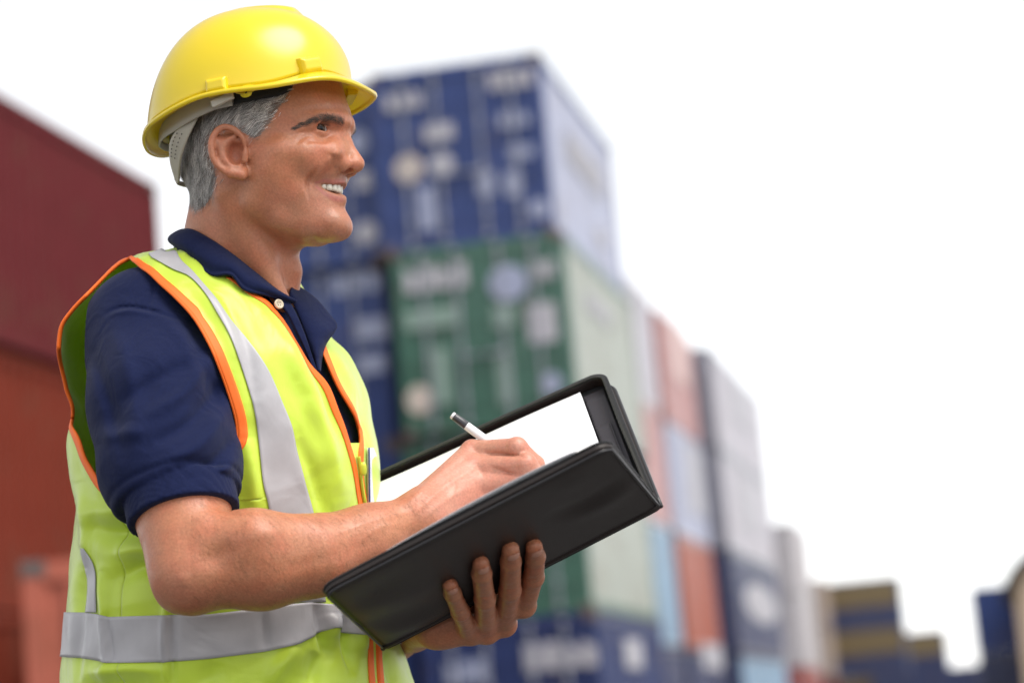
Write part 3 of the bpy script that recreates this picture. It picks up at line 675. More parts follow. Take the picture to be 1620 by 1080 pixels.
ARM_LINES = [([(330, 815), (300, 838), (290, 862)], -.0012, 16), ([(372, 862), (345, 880), (330, 885), (310, 880)], -.0018, 15), ([(385, 850), (415, 842), (450, 850)], .0015, 14), ([(288, 905), (292, 930)], .0015, 10),
             ([(420, 905), (520, 880), (600, 850)], -.0012, 12), ([(350, 808), (366, 812), (379, 812)], -.0018, 4),
             ([(640, 800), (690, 752), (742, 712)], .0009, 4), ([(655, 812), (705, 768), (750, 740)], .0011, 4), ([(665, 822), (715, 785), (750, 768)], .0011, 4), ([(700, 745), (720, 765), (715, 785)], .0008, 3),
             ([(648, 795), (655, 815)], -.0003, 5), ([(768, 716), (800, 718), (836, 724)], -.0020, 2.6), ([(774, 738), (800, 746), (830, 756)], -.0020, 2.8), ([(815, 700), (819, 712)], .0005, 3), ([(664, 790), (672, 812)], -.0003, 5),
             ([(520, 850), (590, 822), (660, 806)], .0006, 4), ([(560, 862), (600, 835), (640, 828)], .0006, 3)]
LH_LINES = [([(800, 931), (816, 931)], -.0010, 2.2), ([(801, 926), (815, 925)], -.0008, 2), ([(757, 944), (775, 943)], -.0010, 2.2), ([(758, 939), (774, 938)], -.0007, 2), ([(721, 968), (735, 964)], -.0009, 2), ([(836, 915), (850, 914)], -.0009, 2),
            ([(800, 893), (816, 893)], -.0007, 1.8), ([(754, 908), (770, 907)], -.0007, 1.8), ([(838, 885), (853, 884)], -.0007, 1.8), ([(680, 1005), (720, 1000), (765, 985)], .0006, 4)]
def body_sdf(p):
    d = np.full(len(p), 1.0)
    def part(fn, lo, hi, k, lines=None):
        m = np.all((p > np.asarray(lo) - .03) & (p < np.asarray(hi) + .03), axis=1)
        if m.any():
            s = p[m]; e = fn(s)
            if lines is not None:
                u, v = px(s); e = e - ridges(u, v, lines)
            d[m] = smin(d[m], e, k)
    part(trunk_sdf, P(120, 1180, .0) - .05, P(680, 420, .5) + .05, .001)
    part(neck_sdf, (P(270, 520, .02)), P(520, 290, .26), .03)
    part(lambda s: head_sdf(to_head(s)), P(225, 430, -.02), P(610, 20, .28), .012, WR_LINES)
    part(arm_sdf, P(150, 990, -.16), P(880, 440, .16), .012, ARM_LINES)
    part(lhand_sdf, P(440, 1120, -.16), P(880, 840, .25), .012, LH_LINES)
    return d
# ------------------------------------------------------------------ the vest as a loft round the trunk: S(t, v); t 0..pi is the side towards the camera
def tab(pts):
    p = spline(sorted(pts), 400); return lambda v: np.interp(v, p[:, 0], p[:, 1])
UL = tab([(386, 284), (392, 279), (400, 250), (408, 205), (422, 180), (464, 141), (492, 114), (515, 96), (542, 90), (569, 91), (612, 101), (647, 114), (700, 112), (745, 116), (789, 121), (859, 115), (967, 106), (1037, 101), (1078, 98), (1150, 96), (1260, 97)])
UR = tab([(386, 425), (392, 432), (412, 452), (450, 474), (500, 505), (532, 521), (565, 552), (620, 577), (670, 589), (713, 598), (760, 601), (820, 604), (900, 612), (960, 622), (1026, 638), (1063, 650), (1110, 662), (1260, 672)])
HY = tab([(386, .045), (400, .075), (412, .10), (450, .138), (500, .168), (560, .186), (700, .184), (900, .175), (1080, .180), (1260, .180)])
YC = tab([(386, .170), (412, .175), (450, .180), (560, .178), (800, .175), (1260, .175)])
def loft(t, v, inset=0.0, sk=.03, ul=UL, ur=UR, hy=HY):
    l, r = ul(v), ur(v); uc = (l + r) / 2; hu = (r - l) / 2 - inset * 1480
    c, s_ = np.cos(t), np.sin(t)
    c = np.sign(c) * np.abs(c) ** .92; s_ = np.sign(s_) * np.abs(s_) ** .88
    return Pn(uc + hu * c, v, YC(v) - (hy(v) - inset) * s_ + sk * c)
def t_of(u, v):
    l, r = UL(v), UR(v); c = np.clip((u - (l + r) / 2) / ((r - l) / 2), -1, 1)
    return np.arccos(np.sign(c) * np.abs(c) ** (1 / .92))
VEST_FOLDS = [([(418, 492), (470, 580), (515, 690), (540, 790)], .0050, 15), ([(445, 500), (500, 595), (535, 690)], -.0030, 9), ([(352, 470), (392, 560), (400, 640)], -.0030, 13), ([(300, 440), (350, 500), (380, 570)], .0030, 12),
              ([(470, 690), (500, 760), (520, 830)], -.0035, 11), ([(390, 690), (400, 760), (405, 812)], .0040, 12),
              ([(545, 590), (572, 650), (585, 720)], -.004, 8), ([(530, 560), (556, 610), (574, 660)], .003, 7),
              ([(150, 838), (195, 842), (250, 822)], -.0065, 15), ([(140, 812), (190, 805), (230, 795)], .0040, 14), ([(180, 875), (215, 868), (262, 870)], .0055, 15), ([(182, 918), (225, 895), (270, 905)], -.0060, 16),
              ([(263, 940), (262, 1010), (264, 1085)], .0040, 5), ([(273, 940), (273, 1085)], -.0030, 7), ([(171, 972), (180, 1047)], -.0045, 4), ([(160, 900), (166, 972), (172, 1047), (160, 1090)], .0040, 8), ([(132, 870), (128, 970), (120, 1085)], -.0040, 7),
              ([(140, 1066), (200, 1056), (260, 1062)], .0045, 11), ([(140, 1085), (210, 1085), (260, 1100)], -.0045, 11),
              ([(415, 968), (420, 1030)], -.0030, 7), ([(500, 950), (508, 1000), (520, 1040)], -.0060, 8), ([(525, 970), (525, 1010)], .0070, 11), ([(545, 965), (548, 1010), (556, 1060)], -.0070, 7), ([(566, 985), (572, 1030)], .0060, 8),
              ([(470, 1020), (440, 1060), (430, 1085)], .0050, 14), ([(505, 1030), (490, 1085)], -.0050, 14), ([(610, 1030), (622, 1085)], -.0050, 6), ([(340, 1045), (330, 1085)], -.0035, 16),
              ([(112, 660), (116, 720), (120, 790)], .003, 8), ([(130, 760), (138, 830), (132, 900)], .004, 9), ([(215, 412), (262, 404)], .002, 8)]
def vest_pt(t, v, off=0.0):
    t, v = np.broadcast_arrays(np.asarray(t, float), np.asarray(v, float)); e = 2e-3
    p = loft(t, v); n = np.cross(loft(t + e, v) - loft(t - e, v), loft(t, v + .8) - loft(t, v - .8))
    n /= np.linalg.norm(n, axis=-1, keepdims=True) + 1e-12
    u_, v_ = px(p.reshape(-1, 3))
    near = (np.clip(np.sin(t).ravel() * 3 + .6, 0, 1))
    w_ = ridges(u_, v_, VEST_FOLDS) * near * 1.7
    tt, vv = t.ravel(), v.ravel()
    w_ += .0016 * np.sin(tt * 7 + vv * .013) * np.sin(vv * .021 + 1.3 + tt * 2) + .0009 * np.sin(tt * 15 - vv * .03 + 2) * np.sin(vv * .043 + tt)
    sgn = 1.0
    # the back panel's arm edge flares out towards the viewer
    fl = .075 * np.exp(-(np.maximum(tt - np.pi, 0) / .42) ** 2) * (tt > np.pi - .02) * np.clip((vv - AT0) / 60, 0, 1) * np.clip((710 - vv) / 160, 0, 1) ** 2 * 1.3
    y_ = p[..., 1]; k_ = (DIST + y_ - fl.reshape(t.shape)) / (DIST + y_); p = np.stack([p[..., 0] * k_, y_ - fl.reshape(t.shape), p[..., 2] * k_], -1)
    return p + sgn * n * (w_.reshape(t.shape)[..., None] + off)
AF = tab([(406, 207), (412, 212), (430, 234), (450, 257), (480, 290), (510, 314), (540, 331), (580, 348), (630, 366), (670, 376), (700, 374), (730, 350), (758, 305), (782, 235), (792, 192)])
AB = tab([(406, 200), (600, 60), (640, 90), (660, 109), (680, 119), (725, 135), (758, 154), (778, 171), (792, 192)])
NKR = tab([(386, 300), (395, 296), (412, 325), (440, 366), (466, 402), (484, 425.5), (519, 457), (569, 488), (612, 519), (659, 538), (713, 557), (756, 565), (800, 571), (860, 576), (940, 581), (1007, 585), (1078, 591), (1260, 600)])
NKL = tab([(386, 424), (412, 446), (450, 465), (490, 485), (532, 504), (552, 512), (597, 530), (643, 554), (672, 572), (688, 574), (720, 569.5), (756, 571), (800, 576), (860, 582), (940, 589), (1015, 595), (1078, 600), (1260, 609)])
AT0, AT1 = 408.0, 790.0
TL = -1.25
def t_af(v):
    base = t_of(np.full_like(v, 190.0), v); a = t_of(AF(v), v); ins = (v > AT0) & (v < AT1)
    return np.where(ins, a, base * 0 + t_of(np.where(v <= AT0, 207.0, 192.0) + 0 * v, v))
def t_ab(v):
    a = np.where(v < 640, np.pi + .12 * np.clip((v - AT0) / 40, 0, 1) * np.clip((640 - v) / 60, 0, 1), t_of(AB(v), v)); ins = (v > AT0) & (v < AT1)
    r = np.where(ins, np.maximum(a, t_af(v)), t_af(v))
    if r.size > 60:
        k = np.exp(-np.linspace(-2, 2, 15) ** 2); k /= k.sum(); q = np.convolve(np.r_[[r[0]] * 7, r, [r[-1]] * 7], k, 'valid'); w_ = np.clip(np.minimum((v - AT0 - 8) / 20, (AT1 - 14 - v) / 20), 0, 1); r = r * (1 - w_) + q * w_
    return r
VROWS = np.unique(np.r_[np.linspace(386, 412, 14), np.linspace(412, 790, 130), np.linspace(790, 1110, 110), np.linspace(1110, 1260, 16)])
hi_vis = mat('hi_vis_fabric', (0.66, 0.86, 0.055), rough=.36, sheen=.45, noise=.03, nscale=30, bump=.22, bscale=900, spec=.70, crease=.30, cscale=13, cdist=.016)
def translucent(m, w_):
    t = m.node_tree; b = t.nodes['Principled BSDF']; o = [n for n in t.nodes if n.type == 'OUTPUT_MATERIAL'][0]; tr = t.nodes.new('ShaderNodeBsdfTranslucent'); mx = t.nodes.new('ShaderNodeMixShader'); mx.inputs[0].default_value = w_
    src = b.inputs['Base Color'].links[0].from_socket; t.links.new(src, tr.inputs['Color']); t.links.new(b.outputs[0], mx.inputs[1]); t.links.new(tr.outputs[0], mx.inputs[2]); t.links.new(mx.outputs[0], o.inputs['Surface'])
translucent(hi_vis, .20)
orange_tape = mat('orange_binding', (0.95, 0.16, 0.01), rough=.6, bump=.25, bscale=900)
silver = mat('reflective_tape', (0.42, 0.41, 0.43), rough=.42, noise=.05, nscale=60, bump=.12, bscale=1300, spec=.6, crease=.22, cscale=13, cdist=.016)
navy = mat('navy_pique', (0.0068, 0.0115, 0.048), rough=.9, sheen=.05, noise=.14, nscale=400, bump=.45, bscale=1500, spec=.15, crease=.30, cscale=22, cdist=.012)
def panel(ta, tb, n):
    return ta[:, None] + (tb - ta)[:, None] * np.linspace(0, 1, n)[None]
def build_vest(person):
    v = VROWS; vg = lambda n: np.repeat(v[:, None], n, 1)
    tnr, tnl = t_of(NKR(v), v), t_of(NKL(v), v)
    rf = vest_pt(panel(tnr, t_af(v), 110), vg(110)); bk = vest_pt(panel(t_ab(v), np.full_like(v, 2 * np.pi + TL), 120), vg(120)); lf = vest_pt(panel(np.full_like(v, TL), tnl, 60), vg(60))
    vest = sheet('safety_vest', rf, hi_vis, person, .0012)
    vest['label'] = 'lime yellow safety vest with orange edging and grey reflective bands'
    sheet('back_panel', bk, hi_vis, vest, .0012); sheet('front_panel', lf, hi_vis, vest, .0012)
    # orange bindings
    m = (v >= AT0) & (v <= AT1)
    e1 = vest_pt(t_af(v[m]), v[m]); e2 = vest_pt(t_ab(v[m]), v[m])
    def wob(p, a=.0009):
        n = len(p); r = np.random.default_rng(3); k = np.stack([np.interp(np.arange(n), np.arange(0, n + 9, 9), r.normal(0, a, len(np.arange(0, n + 9, 9)))) for _ in range(3)], -1); return p + k
    # bindings: a flat tape folded over each edge, with a rolled lip
    def binding(name, vv, tt_, sg, wd=.0085, r_=.0019):
        p0 = vest_pt(tt_, vv); sp = np.linalg.norm(vest_pt(tt_ + .01, vv) - vest_pt(tt_ - .01, vv), axis=1) / .02 + 1e-6; dt = np.clip(wd / sp, 0, .16)
        k = np.exp(-np.linspace(-2, 2, 9) ** 2); k /= k.sum(); dt = np.convolve(np.r_[[dt[0]] * 4, dt, [dt[-1]] * 4], k, 'valid')
        T = tt_[:, None] + sg * dt[:, None] * np.linspace(-.08, 1, 5)[None]; V_ = np.repeat(vv[:, None], 5, 1)
        o = sheet(name, vest_pt(T, V_, .0013), orange_tape, vest, .0009)
        o2 = sheet(name, vest_pt(T, V_, -.0018), orange_tape, vest, .0009)
        tube(name, vest_pt(tt_ - sg * dt * .10, vv), r_, orange_tape, vest, seg=8)
    binding('arm_binding', v[m], t_af(v[m]), -1, .0098); binding('arm_binding', v[m], t_ab(v[m]), 1, .011)
    w_ = v[(v >= 440)]; binding('front_binding', w_, t_of(NKR(w_), w_), 1, .0088, .0016)
    w_ = v[(v >= 500)]; binding('front_binding', w_, t_of(NKL(w_), w_), -1, .0074, .0016)
    # reflective tapes, sewn on just above the cloth
    def strip(name, ul, ur, v0, v1, n=120, k=16, mt=silver):
        vv = np.linspace(v0, v1, n); a, b = t_of(ur(vv), vv), t_of(ul(vv), vv)
        return sheet(name, vest_pt(panel(a, b, k), np.repeat(vv[:, None], k, 1), .0022), mt, vest, .0007)
    strip('reflective_tape', tab([(398, 246), (412, 240), (441, 301), (495, 340), (546, 367), (604, 390), (670, 405), (758, 414), (813, 425), (955, 440)]),
          tab([(398, 276), (410, 285), (445, 317), (495, 355), (534, 390), (577, 418), (628, 441), (678, 460), (756, 480), (820, 497), (955, 515)]), 399, 952)
    strip('reflective_tape', tab([(866, 136), (900, 134), (969, 129)]), tab([(866, 140), (895, 151), (919, 156), (945, 155), (969, 153)]), 867, 968, 50, 8)
    tt = np.linspace(-1.2, np.pi + 1.2, 240); uu = np.interp(tt, np.linspace(0, np.pi, 50), [float(px(loft(np.array(t), np.array(1000.)))[0]) for t in np.linspace(0, np.pi, 50)])
    vt = np.interp(uu, [100, 127, 150, 167, 172, 262, 330, 400, 449, 500, 540, 580, 640], [968, 968, 970, 972, 975, 972, 971, 963, 956, 952, 956, 962, 968])
    vb = np.interp(uu, [100, 140, 178, 262, 327, 415, 467, 504, 523, 541, 578, 640], [1038, 1041, 1047, 1046, 1041, 1030, 1018, 1002, 993, 996, 1011, 1020])
    g = vest_pt(np.repeat(tt[None], 14, 0), vt[None] + (vb - vt)[None] * np.linspace(0, 1, 14)[:, None], .0026)
    keep = (tt < float(t_of(np.array(596.), np.array(1000.)))) , (tt > float(t_of(np.array(586.), np.array(1000.))))
    for k in keep: sheet('reflective_tape', g[:, k], silver, vest, .0007)
    # stitch lines along the tapes
    # zip: slider and teeth between the two bindings
    zz = np.linspace(722, 800, 30); c = vest_pt(t_of((NKR(zz) + NKL(zz)) / 2, zz), zz, .0030)
    tube('zip', c, .0022, mat('zip_teeth', (.55, .62, .04), rough=.4, bump=.8, wave=180.0), vest, seg=8)
    zz = np.linspace(700, 1255, 90); ta_, tb_ = t_of(NKL(zz), zz) - .02, t_of(NKR(zz), zz) + .02; sheet('zip_tape', vest_pt(panel(ta_, tb_, 6), np.repeat(zz[:, None], 6, 1), -.0008), hi_vis, vest, .0008)
    zl = mat('zip_slider', (.62, .70, .06), rough=.3)
    zs = vest_pt(t_of(np.array([566.0, 567.5]), np.array([731., 752.])), np.array([731., 752.]), .0065)
    tube('zip_slider', np.array([zs[0], zs[0] * .75 + zs[1] * .25, zs[1] * .8 + zs[0] * .2, zs[1]]), [.0022, .0042, .0040, .0022], zl, vest, seg=10, flat=((0, -1, 0), .5))
    # name badge in a clear holder clipped on the left chest
    bv = np.linspace(708, 806, 20)
    b0, b1 = np.interp(bv, [708, 806], [582, 583]), np.interp(bv, [708, 730, 806], [590, 599, 601])
    lo_, hi_ = Pn(b0, bv, loft(t_of(b0, bv), bv)[:, 1] - .008), Pn(b1, bv, loft(t_of(np.minimum(b1, UR(bv) - 1), bv), bv)[:, 1] - .006)
    bg_ = lo_[:, None] + (hi_ - lo_)[:, None] * np.linspace(0, 1, 5)[None, :, None]
    bd = sheet('name_badge', bg_, mat('badge_card', (.82, .84, .88), rough=.25, coat=.4), vest, .0015)
    tube('badge_edge', lo_ + np.array([.0015, -.0022, 0]), .0011, mat('badge_blue', (.05, .07, .2), rough=.4), bd, seg=6)
    return vest
# ------------------------------------------------------------------ polo shirt
S_UL = tab([(386, 300), (400, 285), (430, 262), (470, 235), (540, 205), (640, 200), (800, 175), (1000, 150), (1260, 140)])
S_UR = tab([(386, 430), (400, 440), (440, 462), (500, 497), (532, 510), (565, 536), (620, 560), (670, 572), (760, 584), (900, 595), (1100, 630), (1260, 640)])
S_HY = tab([(386, .060), (420, .100), (450, .112), (500, .134), (560, .147), (700, .154), (900, .158), (1260, .16)])
SLV = [P(233, 525, .098), P(256, 640, .030), P(270, 740, -.015), P(290, 812, -.052)]
SLEEVE_FOLDS = [([(338, 560), (290, 620), (225, 660)], .0040, 13), ([(350, 600), (305, 665), (240, 705)], -.0045, 12), ([(362, 640), (320, 700), (245, 740)], .0040, 12), ([(372, 690), (330, 735), (270, 755)], -.0040, 11), ([(376, 725), (340, 755), (290, 765)], .003, 9),
                ([(150, 560), (175, 640), (195, 720)], -.0035, 12), ([(300, 520), (322, 580), (350, 650)], -.0035, 11), ([(250, 490), (295, 540), (330, 600)], .0030, 14), ([(180, 520), (205, 600), (215, 680)], .0030, 15),
                ([(166, 498), (185, 488), (210, 486), (245, 493), (280, 505)], -.0022, 3.0), ([(168, 504), (187, 494), (211, 492), (245, 499)], .0014, 4), ([(243, 448), (240, 470), (236, 486)], -.0018, 3), ([(186, 640), (250, 600), (300, 575)], -.003, 12), ([(160, 690), (230, 680)], .003, 12)]
CUFF_A, CUFF_B = P(290, 812, -.052), P(283, 775, -.040)
_cax = (CUFF_A - CUFF_B) / np.linalg.norm(CUFF_A - CUFF_B)
def shirt_sdf(p):
    d = chain(p, SLV, [.070, .0755, .0720, .0575], .02)
    d = smin(d, rc(p, P(245, 522, .11), P(330, 476, .16), .056, .045), .03)
    d = smin(d, rc(p, P(262, 560, .12), P(285, 760, .15), .075, .06), .03)
    u, v = px(p); d = d - 1.6 * ridges(u, v, SLEEVE_FOLDS)
    # ribbed cuff: the sleeve ends in a band, slightly waisted above it
    s = (p - CUFF_A) @ _cax; q = p - CUFF_A - s[:, None] * _cax; r = np.sqrt((q ** 2).sum(1))
    band = np.maximum(r - .0585 - .0006 * np.sin(s * 3000), np.abs(s + .012) - .0165)
    d = smax(d, s + .020, .003)
    d = np.where((s > -.05), np.minimum(d, band), d)
    d = np.where((s > -.06) & (s < .01), d + .0022 * np.exp(-((s + .0305) / .0028) ** 2), d)
    return d
def build_shirt(person):
    V, Fq = nets(shirt_sdf, P(90, 870, -.15) - .01, P(420, 400, .30) + .01, .0021)
    V = relax(V, Fq, 1, .4)
    vv = np.linspace(388, 1255, 120); tt = np.linspace(0, 2 * np.pi, 120, endpoint=False)
    g = loft(np.repeat(tt[None], 120, 0), np.repeat(vv[:, None], 120, 1), 0, .03, S_UL, S_UR, S_HY)
    u_, v_ = px(g.reshape(-1, 3)); nn = -normals_grid(g).reshape(-1, 3)
    g2 = g.reshape(-1, 3) + nn * 0 + np.array([0, -1, 0]) * ridges(u_, v_, [([(462, 520), (500, 600), (540, 700)], -.004, 9), ([(470, 490), (500, 560)], .003, 8)])[:, None]
    A = join_vf([(V, Fq), (g2, grid_faces(120, 120, True))])
    # left sleeve on the far side of the body
    L = [SHL, P(450, 680, .37), P(475, 800, .37)]
    V2, F2 = nets(lambda p: np.maximum(chain(p, L, [.068, .070, .064], .02), (p[:, 2] - P(0, 395, .3)[2])), np.minimum.reduce(L) - .09, np.maximum.reduce(L) + .09, .006)
    A = join_vf([A, (relax(V2, F2, 2), F2)])
    sh = mk('polo_shirt', A[0], A[1], navy, person); sh['label'] = 'navy blue short sleeved polo shirt under the vest'
    # collar: near leaf and far leaf, folded over
    top = spline([(296, 366, .20), (284, 369, .172), (287, 364, .135), (303, 364, .108), (330, 378, .092), (365, 402, .082), (400, 430, .080), (430, 454, .086), (457, 474, .098)], 60)
    low = spline([(292, 398, .215), (279, 392, .190), (281, 394, .130), (296, 406, .092), (318, 424, .070), (338, 436, .058), (366, 435, .052), (386, 458, .052), (420, 467, .066), (459, 480, .094)], 60)
    k = np.linspace(0, 1, 12)[:, None, None]; a = Pn(*top.T); b = Pn(*low.T)
    cen = P(385, 440, .15); g = a[None] * (1 - k) + b[None] * k; out = (a + b) / 2 - cen; out[:, 2] = 0; out /= np.linalg.norm(out, axis=1)[:, None] + 1e-9
    g = g + out[None] * (.012 * np.sin(np.pi * np.minimum(k * 1.15, 1)) * .8 + .002)
    inner = [a + (cen + np.array([0, 0, .0]) - a) * .08 + np.array([0, 0, -.004]), a + (cen - a) * .04 + np.array([0, 0, .0025])]
    g = np.concatenate([np.stack([b * 0 + a + (cen - a) * .10 + np.array([0, 0, -.03]), inner[0], inner[1]]), g], 0)
    sheet('collar', g, navy, sh, .0025, sub=1)
    I = spline([(459, 468, .102), (472, 497, .095), (484, 527, .088), (494, 556, .083), (505, 586, .080)], 30); O = spline([(463, 448, .135), (480, 459, .142), (500, 474, .142), (522, 500, .130), (533, 515, .120), (524, 530, .108), (514, 545, .098), (508, 566, .090), (506, 587, .081)], 30)
    k = np.linspace(0, 1, 12)[:, None, None]; a = Pn(*I.T); b = Pn(*O.T); g = a[None] * (1 - k) + b[None] * k; g[..., 1] -= (.010 * np.sin(np.pi * k ** .8))[..., 0]
    sheet('collar', g, navy, sh, .0028, sub=1)
    # placket edge and button
    pk = spline([(430, 468, .078), (452, 492, .076), (468, 522, .074), (484, 556, .072), (497, 590, .071)], 30); pl = spline([(455, 474, .090), (468, 497, .082), (480, 525, .078), (491, 556, .074), (503, 592, .072)], 30)
    a = Pn(*pk.T); b = Pn(*pl.T); k = np.linspace(0, 1, 6)[:, None, None]
    sheet('placket', a[None] * (1 - k) + b[None] * k, navy, sh, .003)
    bc = P(441, 481, .0695); th = np.linspace(0, 2 * np.pi, 24, endpoint=False); nrm = np.array([.55, -.75, .35]); nrm /= np.linalg.norm(nrm); e1 = np.cross(nrm, [0, 0, 1]); e1 /= np.linalg.norm(e1); e2 = np.cross(nrm, e1)
    rings = [(.0053, -.001), (.0056, .0008), (.0050, .0018), (.0038, .0014), (.0036, .0009), (.0001, .0009)]
    gv = np.array([[bc + r * (np.cos(x) * e1 + np.sin(x) * e2) + nrm * z for x in th] for r, z in rings])
    bt = mk('button', gv.reshape(-1, 3), grid_faces(6, 24, True), mat('button_horn', (.62, .52, .38), rough=.3, noise=.15, nscale=200), sh)
    for sx in (-1, 1):
        for sy in (-1, 1):
            vv_, ff_ = box_vf(bc + nrm * .0010 + e1 * .0012 * sx + e2 * .0012 * sy, (.0008, .0008, .0008)); mk('button_hole', vv_, ff_, navy, bt)
    return sh
# ------------------------------------------------------------------ hard hat
yellow = mat('yellow_plastic', (0.90, 0.70, 0.008), rough=.30, coat=.8, noise=.02, nscale=8, bump=.03, bscale=60, bdist=.002)
translucent(yellow, .22)
def build_hat():
    base = from_head([0, 0, .09]); w0 = m2w(base)[0]
    hat = empty('hard_hat', tuple(w0), 'glossy yellow hard hat on the head of the man', 'hard hat')
    na, al = 160, np.linspace(0, 2 * np.pi, 160, endpoint=False)                     # 0 = front, pi = back
    sgn = np.abs((al + np.pi) % (2 * np.pi) - np.pi)                                  # 0 front .. pi back
    # rim of the dome in head coordinates, read off the photograph for the mid plane and the near side
    front, back = hc(545, 124, 0), hc(249, 234, 0); side = hc(392, 138, .108)
    cx = (front[0] + back[0]) / 2; lx = (front[0] - back[0]) / 2; wy = .108
    zf, zb, zs = front[2], back[2], side[2]
    ca, sa = np.cos(al), np.sin(al)
    X = cx + lx * np.sign(ca) * np.abs(ca) ** .92; Y = wy * np.sign(sa) * np.abs(sa) ** .90
    zs = zs + .085 * wy
    zr = np.interp(sgn, np.radians([0, 30, 60, 90, 120, 150, 165, 180]), [zf, zf + .002, zs + .004, zs, zs - .018, zb + .014, zb + .003, zb]) + .085 * Y
    k = np.exp(-np.linspace(-2, 2, 21) ** 2); k /= k.sum(); zr = np.convolve(np.r_[zr[-10:], zr, zr[:10]], k, 'valid')
    top = hc(425, 20, 0)[2]; topx = hc(415, 20, 0)[0]
    rows = []
    for s in np.linspace(0, 1, 46):
        ph = s * np.pi / 2; r = np.cos(ph) ** .82; h = np.sin(ph) ** .98
        x = X * r + topx * (1 - r) + 0 ; y = Y * r; z = zr + (top - zr) * h
        rows.append(np.stack([x, y, z], -1))
    g = np.array(rows)
    # crown ridge and two shallow side ribs
    cr = np.clip(1 - (np.abs(g[..., 1]) / .021) ** 4, 0, 1) * np.clip((g[..., 2] - (top - .045)) / .012, 0, 1)
    fr = np.clip((hc(478, 30, 0)[0] - g[..., 0]) / .006, 0, 1)
    g[..., 2] += .0060 * cr * fr
    shell = sheet('shell', from_head(g.reshape(-1, 3)).reshape(g.shape), yellow, hat, .0028, closed=True, offset=-1)
    # brim: narrow flange all round, long visor in front
    wid = np.interp(sgn, np.radians([0, 15, 30, 45, 60, 75, 90, 110, 150, 180]), [.0265, .027, .027, .0240, .0170, .0105, .0075, .0060, .0035, .003])
    drop = np.interp(sgn, np.radians([0, 20, 40, 60, 90, 150, 180]), [.012, .011, .008, .004, .002, .004, .006])
    sm = lambda a: np.convolve(np.r_[a[-10:], a, a[:10]], k, 'valid')
    wid, drop = sm(wid), sm(drop)
    nx, ny = X - cx, Y * (lx / wy); nn = np.sqrt(nx ** 2 + ny ** 2); nx, ny = nx / nn, ny / nn
    br = []
    for s in np.linspace(0, 1, 9):
        br.append(np.stack([X + nx * wid * s, Y + ny * wid * s, zr - drop * s ** 1.5 - .0005], -1))
    lip = [np.stack([X + nx * (wid + .0014), Y + ny * (wid + .0014), zr - drop - .0012], -1), np.stack([X + nx * (wid + .0018), Y + ny * (wid + .0018), zr - drop - .0034], -1), np.stack([X + nx * (wid + .0008), Y + ny * (wid + .0008), zr - drop - .0056], -1), np.stack([X + nx * (wid - .0012), Y + ny * (wid - .0012), zr - drop - .0060], -1), np.stack([X + nx * (wid - .003), Y + ny * (wid - .003), zr - drop - .0036], -1)]
    und = [np.stack([X + nx * wid * s, Y + ny * wid * s, zr - drop * s ** 1.5 - .0032], -1) for s in np.linspace(.9, -.02, 8)]
    g2 = np.array(br + lip + und)
    sheet('brim', from_head(g2.reshape(-1, 3)).reshape(g2.shape), yellow, hat, closed=True)
    # accessory lugs on the near side, front and back, mirrored on the far side
    def surf_at(u, v, fn_off):
        # nearest shell point to the photo point on the near side
        pts = from_head(g.reshape(-1, 3)); n = (g[..., 1] < 0).ravel(); uu, vv = px(pts); d = np.where(n, (uu - u) ** 2 + (vv - v) ** 2, 1e9); i = int(np.argmin(d)); r, c = divmod(i, na)
        p = g[r, c]; tu = g[r, (c + 1) % na] - g[r, c - 1]; tv = g[min(r + 1, 45), c] - g[max(r - 1, 0), c]; tu /= np.linalg.norm(tu); tv /= np.linalg.norm(tv); nr = np.cross(tu, tv); nr /= np.linalg.norm(nr)
        if nr[1] > 0 and p[1] < -.03: nr = -nr
        if nr @ (p - np.array([cx, 0, zr.mean()])) < 0: nr = -nr
        return p, tu, np.cross(nr, tu), nr
    for (u, v, a_, b_, h_) in ((487, 104, .0130, .0095, .008), (347, 136, .0115, .0085, .007), (246, 196, .0100, .010, .006)):
        p, tu, tv, nr = surf_at(u, v, 0)
        for m_ in (1, -1):
            vv = []
            for z, k1, k2 in ((-.006, 1.15, 1.15), (h_ * .55, 1.0, .95), (h_, .80, .55)):
                for sx, sy in ((-1, -1), (1, -1), (1, 1), (-1, 1)): vv.append((p + tu * a_ * k1 * sx + tv * b_ * (k2 * sy) + nr * z) * np.array([1, m_, 1]))
            f = [[8, 9, 10, 11]] + [[r * 4 + i, r * 4 + (i + 1) % 4, (r + 1) * 4 + (i + 1) % 4, (r + 1) * 4 + i] for r in (0, 1) for i in range(4)]
            o = mk('accessory_lug', from_head(np.array(vv)), f, yellow, hat, smooth=False)
            b = o.modifiers.new('b', 'BEVEL'); b.width = .0015; b.segments = 2
    # suspension: sweat band at the brow, grey head band, nape strap, hanging tab
    hb = mat('grey_band', (.50, .47, .40), rough=.5, noise=.04, nscale=50); blk = mat('sweat_band', (.012, .012, .012), rough=.85, bump=.3, bscale=700)
    def ring(a0, a1, z0, z1, off, m_, name, n=60):
        aa = np.linspace(a0, a1, n); gx, gy = [], []
        out = []
        for z in np.linspace(0, 1, 5):
            row = []
            for a in aa:
                zz = z0(a) * (1 - z) + z1(a) * z; row.append((cx - .002 + (lx - off) * np.cos(a), (wy - off - .008) * np.sin(a), zz + .085 * (wy - off) * np.sin(a)))
            out.append(row)
        return sheet(name, from_head(np.array(out).reshape(-1, 3)).reshape(5, n, 3), m_, hat, .002)
    tilt = lambda u, v, lat: hc(u, v, lat)[2]
    zA = lambda a: np.interp(abs((a + np.pi) % (2 * np.pi) - np.pi), [0, .9, 1.5, 2.2, 2.7, np.pi], [zf + .016, zs + .012, zs + .010, zs - .005, zb + .03, zb + .025])
